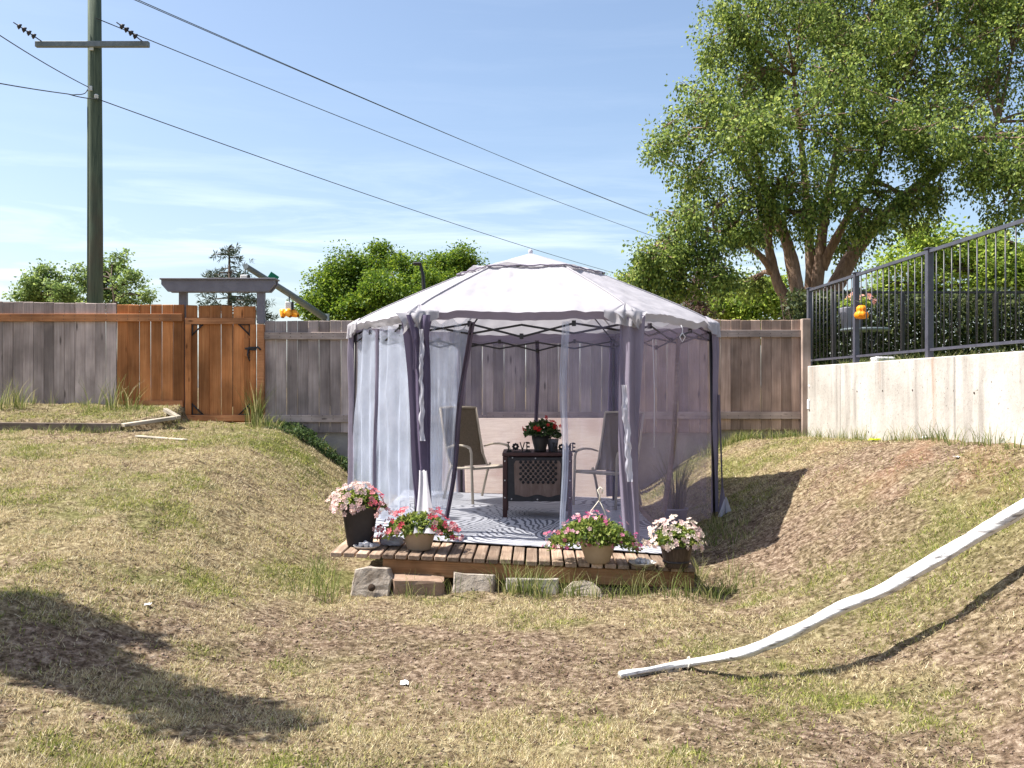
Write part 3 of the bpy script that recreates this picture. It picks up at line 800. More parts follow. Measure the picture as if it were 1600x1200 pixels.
for k in range(28):
    x = 0.4 + k * 0.125
    link('baluster', bar2, None, rb, loc=(x, 0.0525, 0.085))

# ------------------------------------------------------------------ deck
DT = 0.039
def dz(x): return -DT * x
DROT = R(-1.5)
dk = empty('wooden_deck', (0.0, 7.36, 0.0), label='low platform of worn brown planks under the gazebo', cat='deck')
dk.rotation_euler = (0, math.atan(DT), DROT)
NP = 28; pwid = 2.94 / NP
plm = []
for k in range(4):
    me = MB().cbox((0, 2.25, -0.019), (pwid - 0.016, 4.5, 0.038), 0.005).mesh('plank'); me.materials.append(M['deck_plank']); plm.append(me)
for i in range(NP):
    link('plank', random.choice(plm), None, dk, loc=(-1.47 + pwid * (i + 0.5), random.uniform(-0.018, 0.018), random.uniform(-0.003, 0.003)), rot=(0, random.uniform(-.01, .01), random.uniform(-.0015, .0015)))
for i, yy in enumerate((0.055, 1.5, 3.0, 4.4)):
    MB().cbox((0, 0, 0), (2.9 if i else 2.5, 0.06, 0.13), 0.006).build('beam', M['deck_beam'], dk, loc=(0.0 if i else 0.21, yy, -0.108))

# ------------------------------------------------------------------ blocks under the deck front
def stone_mesh(dims, seed, sub=3, rough=0.12, sq=0.35):
    r = np.random.default_rng(seed)
    n = 14; m = 9
    v = []
    ph = r.random(8) * 7
    for j in range(m + 1):
        t = math.pi * j / m
        for k in range(n):
            a = 2 * math.pi * k / n
            d = np.array([math.sin(t) * math.cos(a), math.sin(t) * math.sin(a), math.cos(t)])
            d = np.sign(d) * np.abs(d) ** sq
            q = 1 + rough * (math.sin(a * 2 + ph[0]) * math.sin(t * 2 + ph[1]) + 0.6 * math.sin(a * 5 + ph[2]) * math.sin(t * 4 + ph[3]))
            v.append(tuple(d * q * np.array(dims) / 2))
    f = []
    for j in range(m):
        for k in range(n):
            k2 = (k + 1) % n
            f.append((j * n + k, (j + 1) * n + k, (j + 1) * n + k2, j * n + k2))
    return MB().add(v, f, False)
def slab(pts, th, seed, ch=.012):
    """irregular block: outline in x/z, thickness in y, chamfered and knocked about"""
    r = random.Random(seed); n = len(pts); cx = sum(p[0] for p in pts) / n; cz_ = sum(p[1] for p in pts) / n
    q = []
    for i in range(n):       # subdivide the outline
        a, b = pts[i], pts[(i + 1) % n]
        for k in range(4):
            t_ = k / 4; q.append((a[0] + (b[0] - a[0]) * t_ + r.uniform(-.004, .004), a[1] + (b[1] - a[1]) * t_ + r.uniform(-.004, .004)))
    m = len(q); sh = lambda p, f: (cx + (p[0] - cx) * f, cz_ + (p[1] - cz_) * f)
    mb = MB(); vv = []
    for y, f in ((-th / 2, .93), (-th / 2 + ch, 1), (th / 2 - ch, 1), (th / 2, .93)):
        for p in q:
            x, z = sh(p, f); vv.append((x, y + r.uniform(-.004, .004), z))
    ff = [(j * m + i, j * m + (i + 1) % m, (j + 1) * m + (i + 1) % m, (j + 1) * m + i) for j in range(3) for i in range(m)]
    ff += [tuple(range(m))[::-1], tuple(range(3 * m, 4 * m))]
    return mb.add(vv, ff)
def under(px, py, D): return at(px, py, D)
o_ = under(583, 928, 7.3)
blk = empty('concrete_block', o_, label='broken pale concrete block with a round hole under the deck corner', cat='block')
slab([(-.17, -.02), (.13, -.05), (.16, .12), (.12, .205), (-.04, .215), (-.14, .19)], .15, 4).build('body', M['block'], blk, rot=(R(-10), 0, R(-4)))
MB().lathe([(0, .003), (.026, .003), (.030, -.002), (.026, -.004)], 14).build('hole', M['soil'], blk, loc=(0.0, -.0835, .068), rot=(R(80), 0, R(-4)))
o = slab([(-.20, -.10), (.20, -.11), (.20, .07), (-.20, .085)], .22, 9).build('paving_block', M['brown_block'], loc=under(655, 916, 7.35), rot=(R(4), 0, R(3)))
tag(o, 'flat brown paving block on edge under the deck', 'block')
o = slab([(-.17, -.10), (.17, -.11), (.16, .10), (-.165, .10)], .18, 12).build('concrete_block', M['block'], loc=under(742, 917, 7.35), rot=(R(-14), R(3), R(-5)))
tag(o, 'pale concrete block under the middle of the deck front', 'block')
o = slab([(-.22, -.08), (.20, -.09), (.20, .07), (-.21, .08)], .2, 15).build('concrete_block', M['foundation'], loc=under(832, 918, 7.35), rot=(R(-8), 0, R(3)))
tag(o, 'grey concrete block behind green weeds under the deck', 'block')
o = slab([(-.17, -.09), (.16, -.10), (.145, -.01), (.09, .06), (0, .088), (-.09, .075), (-.155, .01)], .12, 21).build('round_stone', M['block'], loc=under(912, 926, 7.22), rot=(R(-28), 0, R(-3)))
tag(o, 'rounded pale stone slab leaning under the right of the deck front', 'stone')

# ------------------------------------------------------------------ rug
def rug_material():
    """large fronds: fine veins fanning from curved stems, light ground, some dark leaves"""
    m, N, L, P = newmat('leaf_pattern_rug')
    tc = N.new('ShaderNodeTexCoord')
    nz = N.new('ShaderNodeTexNoise'); nz.inputs['Scale'].default_value = 0.9; nz.inputs['Detail'].default_value = 0
    L.new(tc.outputs['Object'], nz.inputs['Vector'])
    mpn = N.new('ShaderNodeVectorMath'); mpn.operation = 'MULTIPLY_ADD'; mpn.inputs[1].default_value = (1.5, 1.5, 0)
    L.new(nz.outputs['Color'], mpn.inputs[0]); L.new(tc.outputs['Object'], mpn.inputs[2])
    vo = N.new('ShaderNodeTexVoronoi'); vo.feature = 'F1'; vo.inputs['Scale'].default_value = 0.8
    L.new(mpn.outputs[0], vo.inputs['Vector'])
    rot = N.new('ShaderNodeVectorRotate'); rot.rotation_type = 'Z_AXIS'
    L.new(mpn.outputs[0], rot.inputs['Vector'])
    sc = N.new('ShaderNodeSeparateColor'); L.new(vo.outputs['Color'], sc.inputs[0])
    an = N.new('ShaderNodeMath'); an.operation = 'MULTIPLY'; an.inputs[1].default_value = 3.1
    L.new(sc.outputs[0], an.inputs[0]); L.new(an.outputs[0], rot.inputs['Angle'])
    wv = N.new('ShaderNodeTexWave'); wv.inputs['Scale'].default_value = 4.2; wv.inputs['Distortion'].default_value = 5.5
    wv.inputs['Detail'].default_value = 3.5; wv.inputs['Detail Scale'].default_value = 1.4
    L.new(rot.outputs[0], wv.inputs['Vector'])
    th = N.new('ShaderNodeMapRange'); th.inputs['To Min'].default_value = -0.28; th.inputs['To Max'].default_value = 0.3
    L.new(sc.outputs[1], th.inputs['Value'])
    ad = N.new('ShaderNodeMath'); ad.operation = 'ADD'; L.new(wv.outputs['Fac'], ad.inputs[0]); L.new(th.outputs[0], ad.inputs[1])
    rp = ramp(N, [(0.52, (0.40, 0.41, 0.45)), (0.80, (0.075, 0.08, 0.105))]); L.new(ad.outputs[0], rp.inputs[0])
    L.new(rp.outputs[0], P.inputs['Base Color']); P.inputs['Roughness'].default_value = 0.8
    return m
n = 60
ux, uy = np.meshgrid(np.linspace(-1.36, 1.45, n), np.linspace(7.95, 11.72, n))
uz = dz(ux) + 0.012 + 0.016 * np.clip(fbm(ux * 2.2 + 3, uy * 2.2, 3) - 0.35, 0, 1) + 0.03 * np.exp(-((uy - 9.35 - 0.25 * (ux - .2)) / 0.07) ** 2) * np.exp(-((ux - 0.1) / 0.6) ** 2)
uy = uy + 0.16 * (ux / 1.4) * np.clip((9.5 - uy), 0, 2) * -0.6
ri = np.arange(n * n).reshape(n, n)
rug = link('outdoor_rug', np_mesh('outdoor_rug', np.stack([ux, uy, uz], -1).reshape(-1, 3), np.stack([ri[:-1, :-1], ri[:-1, 1:], ri[1:, 1:], ri[1:, :-1]], -1).reshape(-1, 4), True), rug_material())
tag(rug, 'creased black and white leaf patterned rug on the deck', 'rug')
sm = rug.modifiers.new('thick', 'SOLIDIFY'); sm.thickness = 0.006; sm.offset = 1

# ------------------------------------------------------------------ gazebo
GC = Vector((0.2, 9.95, 0.0)); GA = R(-4); S = 1.95
gzb = empty('gazebo', GC, label='hexagonal white topped gazebo tent with mosquito netting on the deck', cat='gazebo')
def hexp(k, r):          # k = 0 front-right, then anticlockwise seen from above
    a = R(-60) + k * R(60) + GA
    return Vector((math.cos(a) * r, math.sin(a) * r, 0))
foot_z = [dz(1.0), -0.02, -0.08, -0.08, 0.06, 0.03]
EZ = 2.07; RZ = 2.60; RR = 0.74
def canopy_pt(k, u, v, out=0):
    """face k between corner k and k+1; u along the edge, v 0 eave .. 1 ring"""
    a, b = hexp(k, S + 0.03), hexp((k + 1) % 6, S + 0.03)
    c, d = hexp(k, RR), hexp((k + 1) % 6, RR)
    e0 = a.lerp(b, u); e1 = c.lerp(d, u)
    p = e0.lerp(e1, v)
    z = EZ + (RZ - EZ) * (v ** 0.93)
    mid = 4 * u * (1 - u)
    z -= 0.022 * mid * math.sin(math.pi * min(1, v * 1.0)) + 0.018 * mid * (1 - v)      # panel sag
    z -= 0.022 * math.exp(-v * 9) * (1 - mid)                   # corner droop
    # creases running down from the ring, and puckers along the eave
    cr = fbm(np.array(u * 7 + k * 9.3 + v * 1.5), np.array(v * 1.2 + k * 3.1), 3) - 0.5
    pk = fbm(np.array(u * 17 + k * 5.7), np.array(v * 4.0 + k), 2) - 0.5
    edge = min(u, 1 - u) * 12; edge = min(1, edge)
    z += 0.05 * float(cr) * edge + 0.05 * float(pk) * math.exp(-v * 6) * edge * (0.12 + 0.88 * (1 - mid))
    rd = abs(float(fbm(np.array(u * 5 + k * 4.3 - v * 2.2), np.array(v * 2.4 + u * 2 + k * 1.9), 3)) - .5)
    z += (0.05 * min(rd, .12) - .003) * edge + 0.03 * abs(float(fbm(np.array(u * 11 + v * 9 + k), np.array(v * 5 - u * 4), 2)) - .5) * edge
    z += 0.012 * math.sin(u * 40 * (1 - .3 * v) + k + 3 * v) * math.exp(-((v - .08) / .12) ** 2) * edge * (1 - mid)
    n2 = fbm(np.array(u * 3 + v * 8 + k), np.array(v * 9 - u * 5), 2) - 0.5
    z += 0.025 * float(n2) * edge * math.exp(-((v - 0.25) / 0.25) ** 2)
    p.z = z
    return p
mb = MB(); NU, NV = 56, 34
for k in range(6):
    vv = [canopy_pt(k, i / NU, j / NV) for j in range(NV + 1) for i in range(NU + 1)]
    ff = [(j * (NU + 1) + i, j * (NU + 1) + i + 1, (j + 1) * (NU + 1) + i + 1, (j + 1) * (NU + 1) + i) for j in range(NV) for i in range(NU)]
    mb.add(vv, ff, True)
mb.build('canopy', M['canopy'], gzb)
# piping along the hips
for k in range(6):
    pth = [canopy_pt(k, 0, j / 12) + Vector((0, 0, 0.006)) for j in range(13)]
    MB().tube(pth, 0.008, 6).build('hip_seam', M['canopy'], gzb)
# vent cap
mb = MB()
NV2 = 10; NU2 = 16
for k in range(6):
    vv = []
    for j in range(NV2 + 1):
        v = j / NV2
        for i in range(NU2 + 1):
            u = i / NU2
            r = 0.80 * (1 - v)
            p = hexp(k, max(r, 0.0001)).lerp(hexp((k + 1) % 6, max(r, 0.0001)), u)
            p.z = 2.615 + 0.215 * v ** 1.12 + 0.05 * (float(fbm(np.array(u * 5 + k * 7), np.array(v * 4.0), 3)) - 0.5) * (1 - v) * min(1, 8 * min(u, 1 - u)) + (0.02 * math.sin(u * 9 + k * 2.3) * math.exp(-v * 9) * min(1, 8 * min(u, 1 - u)))
            vv.append(p)
    ff = [(j * (NU2 + 1) + i, j * (NU2 + 1) + i + 1, (j + 1) * (NU2 + 1) + i + 1, (j + 1) * (NU2 + 1) + i) for j in range(NV2) for i in range(NU2)]
    mb.add(vv, ff, True)
mb.build('vent_cap', M['canopy'], gzb)
for k in range(6):
    pth = [hexp(k, 0.80).lerp(hexp((k + 1) % 6, 0.80), u / 12) + Vector((0, 0, 2.607 + 0.006 * math.sin(u * 1.9 + k))) for u in range(13)]
    MB().tube(pth, 0.008, 5).build('vent_edge', M['sleeve'], gzb)
MB().lathe([(0.0, 0.05), (0.02, 0.04), (0.026, 0.02), (0.02, 0.0)], 8, c=(0, 0, 2.825)).build('finial', M['pale_cloth'], gzb)
# valance
for k in range(6):
    mb = MB(); NUv = 48
    vv = []
    for j in range(5):
        for i in range(NUv + 1):
            u = i / NUv
            p = canopy_pt(k, u, 0)
            nrm = (hexp(k, 1) + hexp((k + 1) % 6, 1)).normalized()
            corner = math.exp(-((min(u, 1 - u)) / 0.07) ** 2)
            wv = 0.02 * math.sin(u * 67 + k * 2) * corner + 0.03 * (float(fbm(np.array(u * 9 + k * 11), np.array(j * 0.6), 3)) - 0.5)
            h = (0.066 if k in (5, 0, 4) else 0.12) + 0.05 * corner + 0.006 * math.sin(u * 5 + k)
            t = j / 4
            vv.append(p + nrm * (wv * t - 0.03 * t * (1 - corner)) - Vector((0, 0, h * t)))
    ff = [(j * (NUv + 1) + i, j * (NUv + 1) + i + 1, (j + 1) * (NUv + 1) + i + 1, (j + 1) * (NUv + 1) + i) for j in range(4) for i in range(NUv)]
    mb.add(vv, ff, True).build('valance', M['sleeve'] if k in (5, 2, 1, 3) else M['canopy'], gzb)  # front valance's shade is put into its darker cloth colour; rear ones share it
# frame
for k in range(6):
    lean = 1.0 + (0.02 if k in (1, 4) else 0)
    a = hexp(k, (S - 0.03) * lean); a.z = foot_z[k]; b = hexp(k, S - 0.03); b.z = 1.98
    MB().tube([a, b], 0.017, 4).build('post', M['black_metal'], gzb)
    MB().tube([b - Vector((0, 0, .03)), hexp(k, 1.0) + Vector((0, 0, 2.44)), hexp(k, RR) + Vector((0, 0, 2.555)), Vector((0, 0, 2.72))], 0.011, 4).build('roof_rib', M['black_metal'], gzb)
    a, b = hexp(k, S - 0.06), hexp((k + 1) % 6, S - 0.06)
    mb = MB()
    for seq in ([1.88, 1.955, 1.835, 1.955, 1.88], [1.955, 1.865, 1.945, 1.865, 1.955]):
        off = 0.012 if seq[0] < 1.9 else -0.012
        nrm = (a + b).normalized() * off
        mb.tube([a.lerp(b, i / 4) + Vector((0, 0, z)) + nrm for i, z in enumerate(seq)], 0.0105, 4)
    for i in (1, 2, 3):
        mb.box(a.lerp(b, i / 4) + Vector((0, 0, 1.955 if i != 2 else 1.84)), (0.035, 0.05, 0.05))
    mb.build('truss', M['black_metal'], gzb)

def sheet(fn, nu, nv, name, mat, parent=gzb):
    vv = [fn(i / nu, j / nv) for j in range(nv + 1) for i in range(nu + 1)]
    ff = [(j * (nu + 1) + i, j * (nu + 1) + i + 1, (j + 1) * (nu + 1) + i + 1, (j + 1) * (nu + 1) + i) for j in range(nv) for i in range(nu)]
    return MB().add(vv, ff, True).build(name, mat, parent)
def net_face(k, u0, u1, ub0, ub1, mat, seed, amp=0.03, freq=8, bottom=None, name='net_panel', inward=0.0):
    a, b = hexp(k, S - 0.035), hexp((k + 1) % 6, S - 0.035)
    nrm = (a + b).normalized()
    def fn(u, v):        # v 0 top .. 1 bottom
        uu = (u0 + (u1 - u0) * u) * (1 - v ** 0.8) + (ub0 + (ub1 - ub0) * u) * v ** 0.8
        p = a.lerp(b, uu)
        zb = (foot_z[k] * (1 - uu) + foot_z[(k + 1) % 6] * uu) + 0.02 if bottom is None else bottom
        top = 1.985 - 0.03 * math.sin(u * 17 + seed)
        p.z = top + (zb - top) * v
        wv = math.sin(u * freq * 2 * math.pi + seed + 1.2 * math.sin(v * 3 + seed)) * (0.45 + 0.55 * v) + 1.3 * (float(fbm(np.array(u * 9 + seed), np.array(v * 2.5 + u * 3 + seed), 3)) - 0.5) * 2
        return p + nrm * (amp * wv + 0.03 * v - inward * math.sin(v * 2.2)) 
    return sheet(fn, 60, 30, name, mat)
net_face(4, 0.03, 0.97, 0.03, 0.97, M['net'], 1.3, 0.028, 6)            # front-left side
net_face(0, 0.03, 0.97, 0.03, 0.97, M['net_mid'], 2.1, 0.022, 5)            # front-right side
net_face(1, 0.03, 0.97, 0.03, 0.97, M['net_thin'], 4.0, 0.02, 6)
net_face(2, 0.03, 0.97, 0.03, 0.97, M['net_thin'], 5.2, 0.012, 4)       # back
net_face(3, 0.03, 0.97, 0.03, 0.97, M['net'], 6.5, 0.03, 6)
# front face k=5 runs from the front-left corner (5) to the front-right (0)
net_face(5, 0.02, 0.26, 0.03, 0.13, M['net'], 7.1, 0.03, 4, inward=0.25)
net_face(5, 0.71, 0.98, 0.70, 0.98, M['net_thin'], 8.4, 0.02, 3)
def hem_strip(k, ut, ubm, wd, seed, mat, zb, inward=0.0, wtop=None):
    a, b = hexp(k, S - 0.04), hexp((k + 1) % 6, S - 0.04)
    nrm = (a + b).normalized(); e = (b - a).normalized()
    def fn(u, v):
        p = a.lerp(b, ut + (ubm - ut) * v ** 0.8)
        w_ = (wtop if wtop else wd) * (1 - v) + wd * v
        p = p + e * ((u - 0.5) * w_ + 0.012 * math.sin(v * 9 + seed))
        p.z = 1.97 + (zb - 1.97) * v
        return p + nrm * (0.012 + 0.018 * math.sin(u * 9 + seed + v * 4) - inward * math.sin(v * 2.2) + 0.03 * v)
    return sheet(fn, 10, 30, 'hem_strip', mat)
hem_strip(5, 0.265, 0.135, 0.045, 1, M['hem'], 0.16, inward=0.25)
hem_strip(5, 0.705, 0.70, 0.05, 2, M['net'], 0.1, wtop=0.07)
hem_strip(2, 0.5, 0.5, 0.05, 3, M['hem'], 0.02)
hem_strip(4, 0.42, 0.40, 0.02, 5, M['sleeve'], 0.05)
# corner sleeves
def sleeve(k, w0, w1, w2, seed, mat, zb, drift=0.0, lean=None):
    c = hexp(k, S + 0.0); t = Vector((-c.y, c.x, 0)).normalized(); n_ = c.normalized()
    if k in (0, 5): t = (hexp(0, 1) - hexp(5, 1)).normalized(); n_ = Vector((t.y, -t.x, 0))
    def fn(u, v):
        w_ = w0 + (w1 - w0) * min(1, v * 2) if v < 0.5 else w1 + (w2 - w1) * (v * 2 - 1)
        fold = math.sin(u * 11 + seed + 2.2 * math.sin(v * 3 + seed)) * 0.03 + 0.02 * (float(fbm(np.array(u * 4 + seed), np.array(v * 7), 3)) - 0.5)
        p = c + t * ((u - 0.5) * w_ + drift * v + 0.02 * math.sin(v * 5 + seed)) + n_ * (0.03 + fold - 0.05 * abs(u - 0.5))
        p.z = 2.02 + (zb - 2.02) * v
        return p
    return sheet(fn, 22, 46, 'corner_sleeve', mat)
sleeve(5, 0.24, 0.19, 0.13, 0.4, M['dark_sleeve'], 0.14, drift=0.12)
sleeve(0, 0.22, 0.18, 0.15, 1.9, M['sleeve'], 0.0, drift=0.0)
sleeve(4, 0.10, 0.07, 0.09, 2.6, M['sleeve'], 0.1, drift=0.0)
sleeve(1, 0.12, 0.06, 0.05, 3.3, M['sleeve'], 0.05, drift=0.0)
sleeve(2, 0.22, 0.22, 0.2, 4.1, M['dark_sleeve'], 0.0)
sleeve(3, 0.16, 0.14, 0.14, 5.1, M['sleeve'], 0.0)
# tied flaps at the top of the front corners, tail at the foot
def flap(c, wd, h, seed, mat, name='tie_flap', flare=0.0):
    def fn(u, v):
        w_ = wd * (1 - 0.45 * math.sin(v * 2.4)) + flare * v
        return Vector(c) + Vector(((u - 0.5) * w_ + 0.02 * v, -0.05 - 0.03 * math.sin(u * 9 + seed) - 0.02 * math.sin(v * 4), -h * v * (0.75 + 0.25 * math.sin(u * 6 + seed))))
    return sheet(fn, 16, 18, name, mat)
cfl, cfr = hexp(5, S), hexp(0, S)
flap((cfl.x + 0.06, cfl.y, 2.03), 0.24, 0.5, 1.0, M['dark_sleeve'])
flap((cfl.x - 0.01, cfl.y, 2.05), 0.30, 0.2, 2.0, M['canopy'])
flap((cfr.x, cfr.y, 2.05), 0.30, 0.16, 3.0, M['canopy'])
def tail0(u, v):
    p = at(661 + 4 * v, 735 + 98 * v, 8.22 - .76 * v) - GC
    w_ = .07 + .12 * v ** 1.5
    return p + Vector(((u - .5) * w_, -.03 * math.sin(u * 9 + v * 2), .004 * math.sin(u * 13)))
sheet(tail0, 14, 18, 'curtain_tail', M['canopy'])
cm1 = hexp(1, S * 1.02)
def tail(u, v):
    w_ = 0.02 + 0.10 * max(0, v - .75) * 4
    return Vector((cm1.x + .012 + .05 * v + (u - .5) * w_, cm1.y - .03 - .02 * math.sin(u * 8 + v * 3), 1.30 - 1.27 * v))
sheet(tail, 8, 24, 'curtain_tail', M['sleeve'])
def tail2(u, v):
    w_ = 0.02 + 0.13 * v
    return Vector((cm1.x + .075 + (u - .5) * w_, cm1.y - .06 - .02 * math.sin(u * 8), .20 - .19 * v - .02 * math.sin(u * 5)))
sheet(tail2, 8, 8, 'curtain_tail', M['pale_cloth'])
# bunched corner pockets of the roof cloth
for k in range(6):
    c0 = canopy_pt(k, 0, .10); pa = [canopy_pt(k, u, 0) for u in (.13, .10, .07, .04, .02)] ; pb = [canopy_pt((k + 5) % 6, 1 - u, 0) for u in (0, .02, .04, .07, .10, .13)]
    rim = [Vector(q) for q in pa + pb]; nR = len(rim) - 1; nn_ = c0.copy(); nn_.z = 0; nn_.normalize()
    def pocket(u, v, rim=rim, c0=c0, nn_=nn_, k=k, nR=nR):
        i = min(int(u * nR), nR - 1); q = rim[i].lerp(rim[i + 1], u * nR - i)
        bell = 1 - abs(2 * u - 1) ** 2
        pl = math.sin(u * 34 + k * 1.7 + 1.5 * math.sin(v * 3)) * (0.3 + v) * bell
        if v < .5: p = c0.lerp(q, v * 2); p.z += .012 + .012 * pl
        else: p = q + Vector((0, 0, .012 - (v - .5) * 2 * (.06 + .09 * bell)))
        return p + nn_ * (.012 + .02 * pl + .02 * bell * v)
    sheet(pocket, 40, 14, 'corner_pocket', M['canopy'])
# pale torn strip folded out of the right sleeve
def rip(u, v):
    return Vector((cfr.x - 0.07 + (u - 0.5) * (0.03 + 0.05 * float(fbm(np.array(v * 9), np.array(u), 2))) + 0.05 * v + .03 * (float(fbm(np.array(v * 14), np.array(3.0), 3)) - .5), cfr.y - 0.085 - 0.05 * float(fbm(np.array(u * 3), np.array(v * 12.0), 3)), 1.40 - 0.85 * v))
sheet(rip, 8, 26, 'torn_lining', M['pale_cloth'])
def rip2(u, v):
    return Vector((cfl.x + 0.085 + (u - 0.5) * (0.015 + 0.05 * float(fbm(np.array(v * 9), np.array(u + 5), 2))) + .03 * (float(fbm(np.array(v * 14), np.array(9.0), 3)) - .5), cfl.y - 0.075 - 0.05 * float(fbm(np.array(u * 3), np.array(v * 12.0), 3)), 1.9 - 1.0 * v))
sheet(rip2, 8, 26, 'torn_lining', M['pale_cloth'])
# tie cords
def cord(px, y0, y1, D, loop=True):
    a = at(px, y0, D) - GC; b = at(px + 2, y1, D) - GC
    pts = [a, a.lerp(b, 0.5) + Vector((0.01, 0, 0)), b]
    if loop: pts += [b + Vector((0.03, 0, -.04)), b + Vector((0.0, 0, -.09)), b + Vector((-.025, 0, -.04)), b]
    MB().tube(pts, 0.005, 5).build('tie_cord', M['white_plastic'], gzb)
cord(1064, 508, 520, 8.95); cord(1020, 530, 700, 9.0, False)

# wooden stick leaning inside
st = MB().tube([at(1037, 800, 9.05), at(1052, 700, 9.05), at(1056, 620, 9.1), at(1060, 520, 9.2)], [0.026, 0.025, 0.023, 0.02], 8)
tag(st.build('wooden_pole', M['old_timber']), 'brown wooden stick standing upright behind the right gazebo netting', 'pole')

# ------------------------------------------------------------------ chairs
def chair(loc, rz, label):
    t = empty('patio_chair', loc, rz, label, 'chair', 'sling patio chairs in the gazebo')
    fr, W = M['chair_frame'], 0.29
    for s in (-1, 1):
        MB().tube([(s * W, -.27, 0), (s * W, -.245, .42), (s * W, -.24, .585), (s * W, -.215, .635), (s * W, -.16, .655)], [.016] * 5, 8).build('front_leg', fr, t)
        MB().tube([(s * W, .30, 0), (s * W, .20, .30), (s * W, .14, .42)], .016, 8).build('rear_leg', fr, t)
        MB().tube([(s * W, -.20, .65), (s * W, -.05, .665), (s * W, .10, .655), (s * W * .97, .24, .62)], [.022, .026, .024, .018], 8, flat=0.5).build('armrest', fr, t)
        MB().tube([(s * W * .93, -.26, .415), (s * W * .93, .0, .395), (s * W * .93, .17, .385), (s * W * .93, .25, .52), (s * W * .93, .33, .80), (s * W * .93, .40, 1.09)], .014, 8).build('side_rail', fr, t)
    MB().tube([(-W, -.245, .40), (W, -.245, .40)], .013, 8).build('cross_bar', fr, t)
    MB().tube([(-W * .93, .40, 1.09), (0, .41, 1.10), (W * .93, .40, 1.09)], .014, 8).build('top_bar', fr, t)
    def seat(u, v): return Vector(((u - .5) * W * 1.84, -.26 + .43 * v, .418 - .03 * v - .022 * math.sin(math.pi * u) * math.sin(math.pi * min(1, v + .1))))
    def back(u, v): return Vector(((u - .5) * W * 1.84, .18 + .07 * min(1, v * 5) + .155 * v + .02 * math.sin(math.pi * u), .395 + .70 * v))
    sheet(seat, 12, 12, 'seat_sling', M['cushion'], t)
    sheet(back, 12, 16, 'back_sling', M['sling'], t)
    return t
chair((-0.40, 10.95, dz(-.4) + 0.022), R(40), 'brown sling patio chair left of the dark table')
chair((1.12, 10.9, dz(1.1) + 0.022), R(-38), 'brown sling patio chair right of the table, behind the hanging net')

# ------------------------------------------------------------------ table
tb = empty('side_table', (0.27, 9.88, dz(.26) + 0.02), R(-1), 'dark square metal table with studs and lattice front on the rug', 'table')
MB().cbox((0, 0, .668), (.735, .62, .034), .006).build('table_top', M['table_dark'], tb)
for sx in (-1, 1):
    for sy in (-1, 1):
        MB().cbox((sx * .338, sy * .28, .326), (.048, .048, .648), .005).build('leg', M['table_dark'], tb)
for sy in (-1, 1):
    MB().cbox((0, sy * .287, .41), (.626, .012, .46), .003).build('apron', M['black_metal'], tb)
for sx in (-1, 1):
    MB().cbox((sx * .345, 0, .41), (.012, .51, .46), .003).build('apron', M['black_metal'], tb)
# raised panel with scalloped foot
mb = MB(); pts = []
for i in range(25):
    x = -.235 + .47 * i / 24
    pts.append((x, .24 + .012 * math.cos(i / 24 * 4 * math.pi)))
top = [(.245, .57), (.225, .605), (-.225, .605), (-.245, .57)]
poly = pts + top
vv = [(x, -.2985, z) for x, z in poly] + [(x, -.293, z) for x, z in poly]; n = len(poly)
mb.add(vv, [tuple(range(n)), tuple(range(2 * n - 1, n - 1, -1))] + [(k, k + n, (k + 1) % n + n, (k + 1) % n) for k in range(n)])
pn = mb.build('panel', M['table_panel'], tb)
mb = MB()
for r in range(8):
    for c in range(8):
        x = -.175 + c * .052 + (.026 if r % 2 else 0); z = .59 - r * .03
        if x < .20: mb.lathe([(0, .003), (.0165, .003), (.0165, -.001)], 10, c=(0, 0, 0)); 
        if x < .20:
            for i in range(len(mb.v) - 30, len(mb.v)):
                a, b, cc = mb.v[i]; mb.v[i] = (x + a, -.2995 - cc, z + b)
mb.build('lattice_dots', M['blackpaint'], pn)
for x, z in [(-.338, .60), (-.338, .40), (-.338, .22), (.338, .60), (.338, .40), (.338, .22), (-.26, .635), (-.02, .63), (.26, .635), (-.27, .205), (0, .20), (.27, .205)]:
    MB().lathe([(0, .006), (.006, .005), (.008, 0)], 8).build('stud', M['stud'], tb, loc=(x, -.305 if abs(x) > .3 else -.294, z), rot=(R(90), 0, 0))

